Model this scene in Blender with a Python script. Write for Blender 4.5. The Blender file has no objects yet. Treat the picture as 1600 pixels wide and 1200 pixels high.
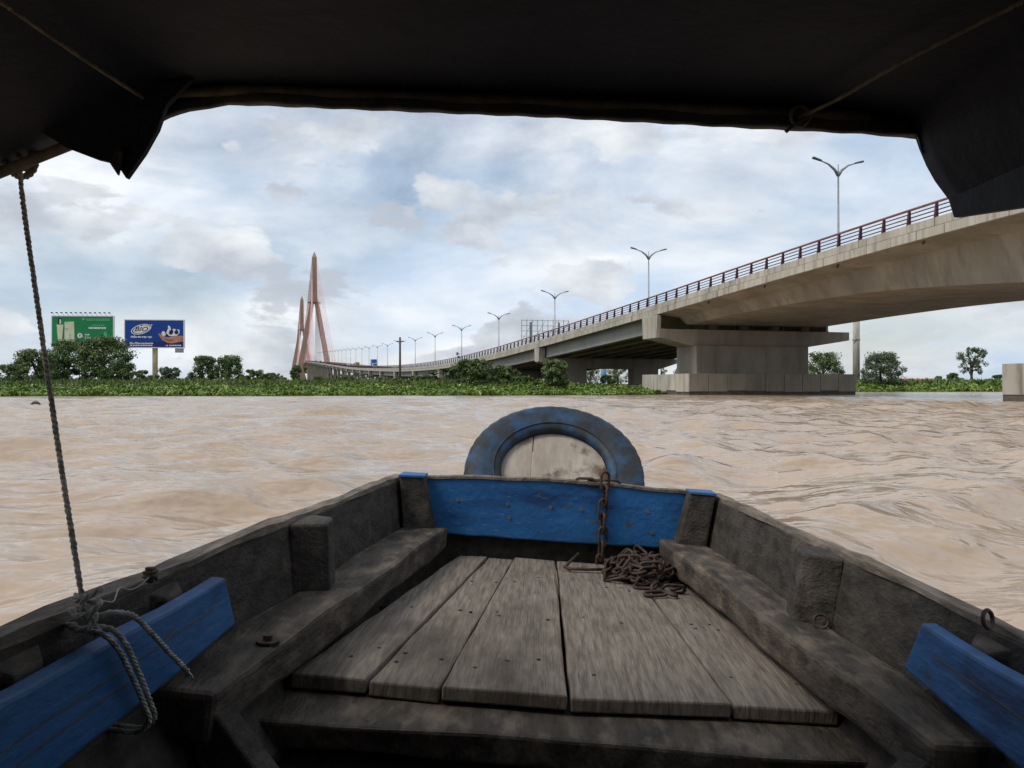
import bpy, bmesh, math, random
import numpy as np
from mathutils import Matrix, Vector, Euler
random.seed(7); rng = np.random.default_rng(7)
S = bpy.context.scene
C = S.collection
RAD = math.radians
# ------------------------------------------------------------------ camera, sky, sun, exposure
EYE = 0.79
cam_d = bpy.data.cameras.new('camera'); cam = bpy.data.objects.new('camera', cam_d); C.objects.link(cam)
cam.location = (0, 0, EYE); cam.rotation_euler = (RAD(90.17), 0, 0)
cam_d.sensor_width = 36; cam_d.lens = 30.15; cam_d.clip_start = 0.05; cam_d.clip_end = 20000
S.camera = cam
SUN_EL, SUN_AZ = 52, -112            # degrees; azimuth from +y, negative = left of the view
sd = bpy.data.lights.new('sun', 'SUN'); sun = bpy.data.objects.new('sun', sd); C.objects.link(sun)
sd.energy = 2.0; sd.angle = RAD(24); sd.color = (1, .95, .87)
to_sun = Vector((math.sin(RAD(SUN_AZ))*math.cos(RAD(SUN_EL)), math.cos(RAD(SUN_AZ))*math.cos(RAD(SUN_EL)), math.sin(RAD(SUN_EL))))
sun.rotation_euler = to_sun.to_track_quat('Z', 'Y').to_euler()
W = bpy.data.worlds.new('World'); S.world = W; W.use_nodes = True
wn, wl = W.node_tree.nodes, W.node_tree.links
bg = wn['Background']; bg.inputs['Strength'].default_value = 0.1
def wnode(t, **k):
    n = wn.new(t)
    for a, v in k.items(): setattr(n, a, v)
    return n
def wmath(op, a, b=None):
    n = wnode('ShaderNodeMath', operation=op)
    for i, v in enumerate((a, b)):
        if v is None: continue
        if isinstance(v, (int, float)): n.inputs[i].default_value = v
        else: wl.new(v, n.inputs[i])
    return n.outputs[0]
sky = wnode('ShaderNodeTexSky', sky_type='NISHITA', sun_disc=False, sun_elevation=RAD(SUN_EL), sun_rotation=RAD(SUN_AZ))
sky.air_density = 1.0; sky.dust_density = 1.5
tc = wnode('ShaderNodeTexCoord'); sep = wnode('ShaderNodeSeparateXYZ'); wl.new(tc.outputs['Generated'], sep.inputs[0])
zz = wmath('ADD', wmath('MAXIMUM', sep.outputs[2], 0.0), 0.10)
cmb = wnode('ShaderNodeCombineXYZ')
wl.new(wmath('DIVIDE', sep.outputs[0], zz), cmb.inputs[0]); wl.new(wmath('DIVIDE', sep.outputs[1], zz), cmb.inputs[1])
def wnoise(scale, detail, rough, off, dist=0.0):
    mp = wnode('ShaderNodeMapping'); mp.inputs['Location'].default_value = off; wl.new(cmb.outputs[0], mp.inputs[0])
    n = wnode('ShaderNodeTexNoise'); n.inputs['Scale'].default_value = scale; n.inputs['Detail'].default_value = detail
    n.inputs['Roughness'].default_value = rough; n.inputs['Distortion'].default_value = dist
    wl.new(mp.outputs[0], n.inputs['Vector']); return n.outputs[0]
def wramp(fac, stops):
    r = wnode('ShaderNodeValToRGB'); e = r.color_ramp.elements
    while len(e) < len(stops): e.new(0.5)
    for q, (p, c) in zip(e, stops): q.position = p; q.color = (*c, 1)
    wl.new(fac, r.inputs[0]); return r.outputs[0]
g = lambda v: (v, v, v)
def wmix(fac, a, b):
    m = wnode('ShaderNodeMix', data_type='RGBA'); wl.new(fac, m.inputs[0])
    for i, v in ((6, a), (7, b)):
        if isinstance(v, tuple): m.inputs[i].default_value = (*v, 1)
        else: wl.new(v, m.inputs[i])
    return m.outputs[2]
# broken bright layer over blue, then puffy grey-based cumulus; both follow the sky direction itself
def dnoise(scale, detail, rough, off, squash, dist=0.0):
    mp = wnode('ShaderNodeMapping'); mp.inputs['Location'].default_value = off; mp.inputs['Scale'].default_value = (1, 1, squash); wl.new(tc.outputs['Generated'], mp.inputs[0])
    q = wnode('ShaderNodeTexNoise'); q.inputs['Scale'].default_value = scale; q.inputs['Detail'].default_value = detail
    q.inputs['Roughness'].default_value = rough; q.inputs['Distortion'].default_value = dist; wl.new(mp.outputs[0], q.inputs['Vector']); return q.outputs[0]
veil = wramp(dnoise(2.6, 7, .58, (3.1, 1.7, .4), 2.4, .4), [(.36, g(.3)), (.60, g(1))])
veil_col = wmix(wramp(dnoise(4.2, 6, .55, (8, 2, .3), 2.6, .3), [(.36, g(0)), (.64, g(1))]), (5.5, 6.7, 8.3), (9.2, 9.4, 9.6))
c1 = wmix(veil, sky.outputs[0], veil_col)
pn = dnoise(7.0, 8, .56, (1.35, .2, .75), 2.1, .15)
puff = wramp(pn, [(.525, g(0)), (.565, g(.75)), (.64, g(1))])
puff_col = wmix(wramp(dnoise(9, 6, .55, (4.2, 5.1, 2), 2.0), [(.40, g(0)), (.68, g(1))]), (4.8, 5.25, 5.9), (8.2, 8.5, 8.8))
c2 = wmix(puff, c1, puff_col)
wl.new(c2, bg.inputs['Color'])
S.view_settings.view_transform = 'Standard'; S.view_settings.look = 'None'; S.view_settings.gamma = 1
S.view_settings.use_curve_mapping = False; S.view_settings.exposure = 0.12
S.render.resolution_x, S.render.resolution_y = 1024, 768

# ------------------------------------------------------------------ materials
def mat(name, c1, c2, scale=1.0, stretch=(1, 1, 1), rough=.8, bump=0.0, detail=6, lo=.35, hi=.65, spec=.3,
        third=None, tscale=3.0, tlo=.55, thi=.65, tstretch=(1, 1, 1), bscale=None, metal=0.0, bstretch=None, bdist=.01, extra=()):
    m = bpy.data.materials.new(name); m.use_nodes = True
    n, l = m.node_tree.nodes, m.node_tree.links
    b = n['Principled BSDF']; b.inputs['Roughness'].default_value = rough; b.inputs['Specular IOR Level'].default_value = spec
    b.inputs['Metallic'].default_value = metal
    t = n.new('ShaderNodeTexCoord')
    def noise(sc, st, det=detail):
        mp = n.new('ShaderNodeMapping'); mp.inputs['Scale'].default_value = st; l.new(t.outputs['Object'], mp.inputs[0])
        q = n.new('ShaderNodeTexNoise'); q.inputs['Scale'].default_value = sc; q.inputs['Detail'].default_value = det
        q.inputs['Roughness'].default_value = .6; l.new(mp.outputs[0], q.inputs['Vector']); return q.outputs[0]
    def ramp(f, p0, p1, a, bb):
        r = n.new('ShaderNodeValToRGB'); e = r.color_ramp.elements
        e[0].position, e[1].position = p0, p1; e[0].color, e[1].color = (*a, 1), (*bb, 1); l.new(f, r.inputs[0]); return r.outputs[0]
    f = noise(scale, stretch); col = ramp(f, lo, hi, c1, c2)
    if third is not None:
        mx = n.new('ShaderNodeMix'); mx.data_type = 'RGBA'
        l.new(ramp(noise(tscale, tstretch), tlo, thi, (0, 0, 0), (1, 1, 1)), mx.inputs[0]); l.new(col, mx.inputs[6])
        mx.inputs[7].default_value = (*third, 1); col = mx.outputs[2]
    for ec, es, est, elo, ehi in extra:
        mx = n.new('ShaderNodeMix'); mx.data_type = 'RGBA'
        l.new(ramp(noise(es, est), elo, ehi, (0, 0, 0), (1, 1, 1)), mx.inputs[0]); l.new(col, mx.inputs[6])
        mx.inputs[7].default_value = (*ec, 1); col = mx.outputs[2]
    l.new(col, b.inputs['Base Color'])
    if bump:
        bp = n.new('ShaderNodeBump'); bp.inputs['Strength'].default_value = bump; bp.inputs['Distance'].default_value = bdist
        l.new(noise(bscale or scale*3, bstretch or stretch, 8), bp.inputs['Height']); l.new(bp.outputs[0], b.inputs['Normal'])
    return m
M = {}
M['plank'] = mat('weathered_plank', (.115, .094, .074), (.235, .198, .16), 3.4, (30, 2.6, 6), .85, 1.0, third=(.035, .028, .023), tscale=2.4, tstretch=(60, 1.3, 8), tlo=.64, thi=.71, bscale=5, bstretch=(50, 1.4, 8), bdist=.005,
    extra=(((.07, .055, .043), 2.3, (1.5, .8, 1), .50, .68), ((.25, .215, .175), 8, (9, 3, 3), .66, .80), ((.02, .016, .013), 16, (1, 1, 1), .70, .75)))
def edge_wear(m, col, radius=.008, amount=.5):
    n, l = m.node_tree.nodes, m.node_tree.links; b = n['Principled BSDF']; src = b.inputs['Base Color'].links[0].from_socket
    bv = n.new('ShaderNodeBevel'); bv.samples = 6; bv.inputs['Radius'].default_value = radius; ge = n.new('ShaderNodeNewGeometry')
    dp = n.new('ShaderNodeVectorMath'); dp.operation = 'DOT_PRODUCT'; l.new(bv.outputs[0], dp.inputs[0]); l.new(ge.outputs['Normal'], dp.inputs[1])
    t = n.new('ShaderNodeTexCoord'); q = n.new('ShaderNodeTexNoise'); q.inputs['Scale'].default_value = 22; q.inputs['Detail'].default_value = 6; l.new(t.outputs['Object'], q.inputs['Vector'])
    iv = n.new('ShaderNodeMath'); iv.operation = 'SUBTRACT'; iv.inputs[0].default_value = 1; l.new(dp.outputs['Value'], iv.inputs[1])
    mu = n.new('ShaderNodeMath'); mu.operation = 'MULTIPLY'; l.new(iv.outputs[0], mu.inputs[0]); l.new(q.outputs[0], mu.inputs[1])
    r = n.new('ShaderNodeValToRGB'); r.color_ramp.elements[0].position = .03; r.color_ramp.elements[1].position = .09; l.new(mu.outputs[0], r.inputs[0])
    sc = n.new('ShaderNodeMath'); sc.operation = 'MULTIPLY'; sc.inputs[1].default_value = amount; l.new(r.outputs[0], sc.inputs[0])
    mx = n.new('ShaderNodeMix'); mx.data_type = 'RGBA'; l.new(sc.outputs[0], mx.inputs[0]); l.new(src, mx.inputs[6]); mx.inputs[7].default_value = (*col, 1); l.new(mx.outputs[2], b.inputs['Base Color'])
M['darkwood'] = mat('tarred_wood', (.022, .019, .016), (.065, .055, .045), 9, (3, 1.5, 3), .8, 1.0, third=(.13, .105, .08), tscale=4, tlo=.62, thi=.74, bscale=38, bdist=.006)
M['bench'] = mat('worn_bench_wood', (.03, .025, .02), (.085, .068, .053), 5, (5, 1.2, 4), .8, .9, third=(.165, .13, .096), tscale=7, tstretch=(3, 1.4, 3), tlo=.48, thi=.72, bscale=24, bdist=.006)
M['edge'] = mat('worn_gunwale_edge', (.07, .055, .042), (.22, .18, .14), 7, (4, 1, 4), .8, .8, bscale=30)
M['blue'] = mat('blue_boat_paint', (.009, .085, .235), (.016, .118, .32), 3, (2, 1, 2), .6, .7, third=(.045, .06, .06), tscale=7, tlo=.63, thi=.75, tstretch=(1, 1.2, 2), bscale=16, bstretch=(3, 1, 3), bdist=.005, spec=.4,
    extra=(((.004, .04, .13), 2.2, (1, 1.6, 4), .52, .66), ((.12, .19, .26), 9, (2, 1, 14), .63, .72), ((.06, .055, .045), 13, (1, 1, 1.5), .635, .68)))
edge_wear(M['blue'], (.10, .15, .19), .008, .8); edge_wear(M['darkwood'], (.15, .125, .095), .01, .6); edge_wear(M['bench'], (.22, .18, .135), .01, .7)
M['rust'] = mat('rusty_iron', (.028, .019, .015), (.085, .056, .042), 30, rough=.7, bump=.6, bscale=90, metal=.3, bdist=.002)
M['rope'] = mat('grey_rope', (.22, .21, .19), (.52, .50, .46), 60, rough=.95, bump=.8, bscale=260, bdist=.003)
M['rope_dark'] = mat('old_cord', (.10, .085, .06), (.2, .17, .12), 40, rough=.95, bump=.5, bscale=200, bdist=.002)
M['tyre'] = mat('painted_tyre_rubber', (.010, .012, .014), (.028, .032, .036), 8, rough=.6, bump=.5, third=(.018, .07, .15), tscale=12, tlo=.44, thi=.70, bscale=40, bdist=.004)
M['cream'] = mat('flaking_cream_paint', (.25, .205, .16), (.39, .34, .28), 5, (3, 1, 1), .8, .4, third=(.09, .05, .032), tscale=7, tlo=.545, thi=.66, bscale=30, bdist=.003)
M['tarp'] = mat('black_tarpaulin', (.0095, .0115, .019), (.015, .018, .028), 4, rough=.65, bump=.25, bscale=7, bdist=.03, spec=.15)
M['hem'] = mat('tarpaulin_hem', (.014, .0135, .013), (.028, .026, .024), 5, rough=.6, bump=.6, bscale=14, bdist=.02)
M['pole'] = mat('bamboo_pole', (.05, .04, .028), (.11, .09, .06), 8, (3, 3, 3), .7, .4)
M['concrete'] = mat('weathered_concrete', (.24, .215, .175), (.36, .325, .27), .35, (1, 1, .5), .9, .25, third=(.20, .175, .14), tscale=1.1, tstretch=(1, 1, .12), tlo=.50, thi=.74, bscale=6, bdist=.02)
M['concrete_lt'] = mat('pale_concrete', (.34, .315, .265), (.47, .44, .375), .5, (1, 1, .4), .9, .2, third=(.17, .145, .11), tscale=1.9, tstretch=(1, 1, .10), tlo=.50, thi=.74, bscale=8, bdist=.02)
M['concrete_gr'] = mat('grey_girder_concrete', (.30, .30, .285), (.38, .38, .36), .3, rough=.9, bump=.2, bscale=5, bdist=.02)
M['pier_dark'] = mat('waterline_concrete', (.06, .05, .04), (.12, .10, .08), 1.2, rough=.8, bump=.4, bscale=9, bdist=.02)
M['asphalt'] = mat('asphalt', (.045, .045, .047), (.06, .06, .06), 3)
M['post'] = mat('maroon_railing', (.05, .016, .022), (.075, .024, .03), 3, rough=.5)
M['rail'] = mat('red_top_rail', (.17, .07, .072), (.25, .115, .115), 2, rough=.45)
M['galv'] = mat('galvanised_steel', (.22, .25, .27), (.3, .33, .35), 3, rough=.45, metal=.3)
M['lamp_head'] = mat('green_lamp_head', (.04, .085, .08), (.06, .11, .10), 4, rough=.4)
M['pylon'] = mat('pylon_concrete', (.36, .25, .175), (.43, .30, .215), .05, rough=.9)
M['cable_r'] = mat('red_stay_cable', (.55, .12, .12), (.62, .17, .16), .1, rough=.5)
M['cable_w'] = mat('white_stay_cable', (.66, .66, .68), (.74, .74, .76), .1, rough=.5)
def leafmat(name, a, b, sc=.5):
    m = mat(name, a, b, sc, rough=.55, lo=.3, hi=.7, spec=.35, third=tuple(x*.6 for x in a), tscale=1.3, tlo=.5, thi=.7); return m
M['leaf_a'] = leafmat('dark_green_leaves', (.052, .098, .024), (.13, .19, .05))
M['leaf_b'] = leafmat('olive_green_leaves', (.07, .11, .033), (.155, .205, .065))
M['leaf_c'] = leafmat('fresh_green_leaves', (.05, .10, .018), (.11, .17, .035))
M['leaf_d'] = leafmat('grey_green_leaves', (.065, .10, .05), (.13, .165, .085))
M['hyacinth'] = mat('water_hyacinth_leaves', (.10, .18, .02), (.25, .35, .06), .6, rough=.4, spec=.4, third=(.03, .06, .012), tscale=2.2, tlo=.52, thi=.68)
M['grass'] = mat('tall_grass', (.065, .115, .022), (.14, .19, .05), .25, rough=.7)
M['bark'] = mat('tree_bark', (.06, .045, .033), (.13, .10, .075), 4, (1, 1, .3), .9, .5)
M['land'] = mat('grassy_soil', (.05, .06, .02), (.08, .09, .03), .12, rough=.95, third=(.10, .075, .05), tscale=.2, tlo=.45, thi=.6)
M['white'] = mat('white_paint', (.72, .72, .72), (.8, .8, .8), 1, rough=.5)
M['black'] = mat('black_print', (.012, .012, .014), (.02, .02, .022), 1, rough=.5)
M['bb_blue'] = mat('billboard_blue_print', (.004, .045, .25), (.006, .06, .32), .1, rough=.45)
M['bb_navy'] = mat('billboard_navy_print', (.012, .016, .13), (.018, .022, .17), .3, rough=.45)
M['bb_green'] = mat('billboard_green_print', (.008, .19, .06), (.014, .25, .08), .12, rough=.45)
M['bb_lgreen'] = mat('billboard_pale_green_print', (.10, .42, .18), (.16, .5, .24), .5, rough=.5)
M['skin'] = mat('printed_skin_tone', (.38, .14, .08), (.62, .30, .19), .5, rough=.5)
M['skin_d'] = mat('printed_skin_shade', (.20, .055, .04), (.3, .10, .07), .6, rough=.5)
M['pale'] = mat('printed_pale_yellow', (.62, .63, .40), (.72, .72, .5), .6, rough=.5, third=(.25, .42, .5), tscale=1.1, tlo=.58, thi=.62)
M['red'] = mat('red_print', (.5, .03, .03), (.6, .05, .04), 1, rough=.5)
M['yellow_post'] = mat('yellowed_post_paint', (.42, .37, .20), (.55, .49, .29), .8, rough=.7, third=(.28, .23, .13), tscale=1.2, tstretch=(1, 1, .3))
M['ltblue'] = mat('light_blue_post_paint', (.16, .36, .55), (.2, .42, .62), .5, rough=.6)
M['roof_red'] = mat('red_sheet_roof', (.5, .075, .07), (.6, .11, .10), .4, rough=.6)
M['wall_w'] = mat('pale_house_wall', (.5, .5, .47), (.6, .6, .57), .5)
M['glass_dark'] = mat('vehicle_glass', (.015, .018, .022), (.03, .034, .04), 1, rough=.1, spec=.6)
M['truck_blue'] = mat('blue_truck_box', (.02, .11, .36), (.03, .14, .42), .6, rough=.5)
M['truck_tan'] = mat('tan_truck_box', (.45, .31, .12), (.52, .37, .16), .6, rough=.6)
M['car_grey'] = mat('grey_car_paint', (.16, .17, .18), (.2, .21, .22), .5, rough=.3)
M['car_dark'] = mat('dark_car_paint', (.025, .028, .03), (.04, .042, .045), .5, rough=.3)
M['rubber'] = mat('tyre_rubber', (.015, .015, .015), (.025, .025, .025), 3)
M['zinc'] = mat('dull_steel', (.2, .2, .2), (.3, .3, .29), 20, rough=.5, metal=.5)
# river water
wm = bpy.data.materials.new('muddy_river_water'); wm.use_nodes = True
n, l = wm.node_tree.nodes, wm.node_tree.links
b = n['Principled BSDF']; b.inputs['Roughness'].default_value = .12; b.inputs['IOR'].default_value = 1.40; b.inputs['Specular IOR Level'].default_value = .5
t = n.new('ShaderNodeTexCoord')
def wn2(sc, st, det, rot=0):
    mp = n.new('ShaderNodeMapping'); mp.inputs['Scale'].default_value = st; mp.inputs['Rotation'].default_value = (0, 0, rot); l.new(t.outputs['Object'], mp.inputs[0])
    q = n.new('ShaderNodeTexNoise'); q.inputs['Scale'].default_value = sc; q.inputs['Detail'].default_value = det; l.new(mp.outputs[0], q.inputs['Vector']); return q.outputs[0]
r = n.new('ShaderNodeValToRGB'); l.new(wn2(.12, (1, 1, 1), 4), r.inputs[0]); e = r.color_ramp.elements
e[0].position, e[1].position = .35, .7; e[0].color = (.385, .285, .20, 1); e[1].color = (.455, .347, .25, 1); l.new(r.outputs[0], b.inputs['Base Color'])
bp1 = n.new('ShaderNodeBump'); bp1.inputs['Strength'].default_value = 1; bp1.inputs['Distance'].default_value = .155; l.new(wn2(1.9, (.7, 1.2, 1), 3.2, .45), bp1.inputs['Height'])
bp2 = n.new('ShaderNodeBump'); bp2.inputs['Strength'].default_value = .5; bp2.inputs['Distance'].default_value = .03; l.new(wn2(7.5, (.8, 1.1, 1), 2, .9), bp2.inputs['Height'])
l.new(bp1.outputs[0], bp2.inputs['Normal']); l.new(bp2.outputs[0], b.inputs['Normal'])
M['water'] = wm

# ------------------------------------------------------------------ helpers
def tag(o, label=None, cat=None, group=None, kind=None):
    if label: o['label'] = label
    if cat: o['category'] = cat
    if group: o['group'] = group
    if kind: o['kind'] = kind
    return o
def empty(name, loc=(0, 0, 0), rz=0, mw=None):
    o = bpy.data.objects.new(name, None); C.objects.link(o); o.empty_display_size = .2
    if mw is not None: o.matrix_world = mw
    else: o.location = loc; o.rotation_euler = (0, 0, rz)
    return o
class MB:
    def __init__(s): s.v, s.f = [], []
    def add(s, vs, fs):
        k = len(s.v); s.v += [tuple(p) for p in vs]; s.f += [tuple(i+k for i in f) for f in fs]; return s
    def hexa(s, p):           # 8 points: bottom ring 0-3 ccw seen from above, top ring 4-7
        return s.add(p, [(3, 2, 1, 0), (4, 5, 6, 7), (0, 1, 5, 4), (1, 2, 6, 5), (2, 3, 7, 6), (3, 0, 4, 7)])
    def box(s, x0, x1, y0, y1, z0, z1):
        return s.hexa([(x0, y0, z0), (x1, y0, z0), (x1, y1, z0), (x0, y1, z0), (x0, y0, z1), (x1, y0, z1), (x1, y1, z1), (x0, y1, z1)])
    def loft(s, rings, cap=True, close=True):
        m = len(rings[0]); vs = [p for r in rings for p in r]; fs = []
        for i in range(len(rings)-1):
            for j in range(m if close else m-1):
                a, b_ = i*m+j, i*m+(j+1) % m; fs.append((a, b_, b_+m, a+m))
        if cap: fs.append(tuple(range(m))[::-1]); fs.append(tuple((len(rings)-1)*m+j for j in range(m)))
        return s.add(vs, fs)
    def tube(s, path, rad, seg=8, cap=True):
        P = [Vector(p) for p in path]; rr = rad if isinstance(rad, (list, tuple)) else [rad]*len(P); rings = []; up = None
        for i, p in enumerate(P):
            t = (P[min(i+1, len(P)-1)]-P[max(i-1, 0)]).normalized()
            if up is None: up = Vector((0, 0, 1)) if abs(t.z) < .9 else Vector((1, 0, 0))
            a = t.cross(up).normalized(); up = a.cross(t).normalized()
            rings.append([p+(a*math.cos(q)+up*math.sin(q))*rr[i] for q in [2*math.pi*k/seg for k in range(seg)]])
        return s.loft(rings, cap)
    def build(s, name, m, parent=None, smooth=False, bevel=0, mw=None):
        me = bpy.data.meshes.new(name); me.from_pydata(s.v, [], s.f)
        bm = bmesh.new(); bm.from_mesh(me); bmesh.ops.recalc_face_normals(bm, faces=bm.faces); bm.to_mesh(me); bm.free()
        me.materials.append(M[m])
        if smooth: me.polygons.foreach_set('use_smooth', [True]*len(me.polygons))
        o = bpy.data.objects.new(name, me); C.objects.link(o)
        if parent: o.parent = parent
        if mw is not None: o.matrix_world = mw
        if bevel:
            q = o.modifiers.new('bevel', 'BEVEL'); q.width = bevel; q.segments = 2; q.limit_method = 'ANGLE'; q.angle_limit = RAD(35)
        return o
def share(o, parent, loc=(0, 0, 0), rot=(0, 0, 0), name=None, scale=None):
    c = bpy.data.objects.new(name or o.name.split('.')[0], o.data); C.objects.link(c); c.parent = parent; c.location = loc; c.rotation_euler = rot
    if scale: c.scale = scale
    return c
def copy_tree(o, parent=None):
    c = o.copy(); C.objects.link(c); c.parent = parent
    for ch in [q for q in o.children]: copy_tree(ch, c)
    return c
def gx(px, d): return d*(px-800)/1340            # survey of the photograph: bearing of a pixel column at depth d
def gz(py, d): return EYE+d*(604-py)/1340
def big_mesh(name, verts, faces, m, parent=None, smooth=False):
    me = bpy.data.meshes.new(name); nv, nf = len(verts), len(faces); k = faces.shape[1]
    me.vertices.add(nv); me.vertices.foreach_set('co', np.ascontiguousarray(verts, dtype=np.float32).ravel())
    me.loops.add(nf*k); me.loops.foreach_set('vertex_index', np.ascontiguousarray(faces, dtype=np.int32).ravel())
    me.polygons.add(nf); me.polygons.foreach_set('loop_start', np.arange(0, nf*k, k, dtype=np.int32))
    me.polygons.foreach_set('loop_total', np.full(nf, k, dtype=np.int32))
    if smooth: me.polygons.foreach_set('use_smooth', np.ones(nf, dtype=bool))
    me.update(calc_edges=True); me.validate(); me.materials.append(M[m])
    o = bpy.data.objects.new(name, me); C.objects.link(o)
    if parent: o.parent = parent
    return o

# ------------------------------------------------------------------ river
BX, BY0, BY1 = .07, -2.7, 3.2
def build_water():
    radii = [.35]
    while radii[-1] < 70: radii.append(radii[-1]*1.0085+.002)
    while radii[-1] < 9000: radii.append(radii[-1]*1.06)
    r = np.array(radii)
    a = np.concatenate([np.linspace(-42, 42, 460), np.linspace(42, 318, 150)[1:-1]]); a = np.radians(a)
    Rr, A = np.meshgrid(r, a, indexing='ij'); x = Rr*np.sin(A); y = Rr*np.cos(A); z = np.zeros_like(x)
    dr = np.gradient(r)[:, None]*np.ones_like(A)
    dsp = np.maximum(dr, Rr*RAD(.2))
    for i in range(46):
        lam = .38*(1.092**i) if i < 30 else random.uniform(.5, 3.2)
        th = random.gauss(RAD(-68), .6)            # wind chop coming across from the left
        k = 2*math.pi/lam; ph = random.uniform(0, 6.28)
        amp = .012*lam**.85*random.uniform(.6, 1.3)
        env = .6+.4*np.sin(x*random.uniform(.1, .35)+y*random.uniform(.1, .3)+random.uniform(0, 6))
        s_ = np.sin(k*(x*math.cos(th)+y*math.sin(th))+ph)
        fade = np.clip((lam/dsp-2.5)/3, 0, 1)
        z += amp*fade*env*(2*((s_+1)/2)**1.6-.9)
    z *= np.clip((140-Rr)/100, 0, 1)
    hull = (np.abs(x-BX) < .8) & (y > BY0-.1) & (y < BY1-.1)
    z[hull] = -.25
    nr, na = x.shape
    v = np.stack([x, y, z], -1).reshape(-1, 3)
    i, j = np.meshgrid(np.arange(nr-1), np.arange(na), indexing='ij'); j2 = (j+1) % na
    f = np.stack([i*na+j, i*na+j2, (i+1)*na+j2, (i+1)*na+j], -1).reshape(-1, 4)
    o = big_mesh('river', v, f[:, ::-1], 'water', smooth=True); tag(o, kind='structure')
build_water()

# ------------------------------------------------------------------ far bank
shore = [(-900, 30), (-300, 55), (-120, 66), (-45, 72), (0, 78), (8, 81), (16, 89), (24, 104), (36, 121), (52, 130), (76, 134), (140, 141), (400, 170), (1200, 260)]
def shore_y(x):
    xs, ys = zip(*shore); return float(np.interp(x, xs, ys))
def land_z(x, y):
    d = y-shore_y(x); return -.25+1.15*min(1, max(0, d/9))**.7 if d > 0 else -.25
def build_land():
    mb = MB(); xs = sorted(set([p[0] for p in shore]+list(range(-120, 141, 5))+[-6000, -3000, 3000, 6000]))
    offs = [0, 1, 2.5, 5, 9, 16, 40, 120, 500, 2000, 9000]
    rows = []
    for x in xs:
        y0 = shore_y(max(-900, min(1200, x)))
        rows.append([(x, y0+o, -.25+1.15*min(1, o/9)**.7+(.12*math.sin(x*.7+o) if 2 < o < 200 else 0)) for o in offs])
    mb.loft(rows, cap=False, close=False); o = mb.build('river_bank', 'land', smooth=True); tag(o, kind='structure')
build_land()

# ------------------------------------------------------------------ road bridge
BR_O, BR_A = (37.31, 0, 0), RAD(15.32)
bd = Vector((-math.sin(BR_A), math.cos(BR_A))); bn = Vector((math.cos(BR_A), math.sin(BR_A)))
py_ = [-120, -60, 0, 30, 41, 47.6, 56.9, 71, 86, 100, 115, 144, 173, 202, 231, 260, 290, 320, 381, 442, 532, 649, 877, 1111, 1400, 1687, 2000, 2400]
pz_ = [8.6, 9.8, 10.6, 10.75, 10.7, 10.5, 10.15, 9.55, 8.85, 8.3, 7.7, 6.65, 6.05, 5.85, 6.0, 6.4, 6.95, 7.6, 9.05, 10.8, 13.9, 18, 26, 33.5, 37.5, 35, 27, 15]
fy = np.arange(-120, 2400, 2.0); fz = np.interp(fy, py_, pz_)
ker = np.exp(-.5*(np.arange(-8, 9)/3.2)**2); ker /= ker.sum(); fzs = np.convolve(np.pad(fz, 8, 'edge'), ker, 'valid')
def dz(s): return float(np.interp(s*.9645, fy, fzs))       # top of the fascia
bridge = empty('road_bridge', BR_O, BR_A)
tag(bridge, 'long concrete road bridge with maroon railing rising overhead on the right', 'bridge')
def sweep(name, prof, ss, m, z_of=dz, cap=True):          # prof: (X, dz) closed loop, or a function of s
    mb = MB(); mb.loft([[(X, s, z_of(s)+h) for X, h in (prof(s) if callable(prof) else prof)] for s in ss], cap); return mb.build(name, m, bridge)
def stations(a, b_, step):
    k = max(1, int(round((b_-a)/step))); return [a+(b_-a)*i/k for i in range(k+1)]
BW = 22.0
ss_all = stations(-70, 330, 6)+stations(345, 2300, 20)
sweep('deck_slab', [(.25, -.95), (BW-.25, -.95), (BW-.25, -.50), (.25, -.50)], ss_all, 'concrete')
sweep('road_surface', [(.6, -.498), (BW-.6, -.498), (BW-.6, -.42), (.6, -.42)], ss_all, 'asphalt')
sweep('parapet', [(BW-.24, -1.05), (BW, -1.05), (BW, 0), (BW-.24, 0)], ss_all, 'concrete_lt')
# left edge: single panels where they can be told apart, plain beyond
UP = [(.13, -.47), (.45, -.47), (.45, 0), (.13, 0)]; LOW = [(0, -1.06), (.24, -1.06), (.24, -.53), (0, -.53)]
PST = 2.2; S0 = 35.2
sweep('parapet', UP, stations(-70, S0, 6), 'concrete_lt'); sweep('edge_beam', LOW, stations(-70, S0, 6), 'concrete_lt')
for k in range(46):
    a, b_ = S0+k*PST+.02, S0+(k+1)*PST-.02; j = random.uniform(-.012, .012)
    sweep('parapet_panel', [(X+j, h) for X, h in UP], [a, b_], 'concrete_lt')
    j = random.uniform(-.015, .015); sweep('edge_panel', [(X+j, h) for X, h in LOW], [a-.9, b_-.9], 'concrete_lt')
S1 = S0+46*PST
sweep('parapet', UP, stations(S1, 330, 6)+stations(345, 2300, 20), 'concrete_lt'); sweep('edge_beam', LOW, stations(S1-.9, 330, 6)+stations(345, 2300, 20), 'concrete_lt')
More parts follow.
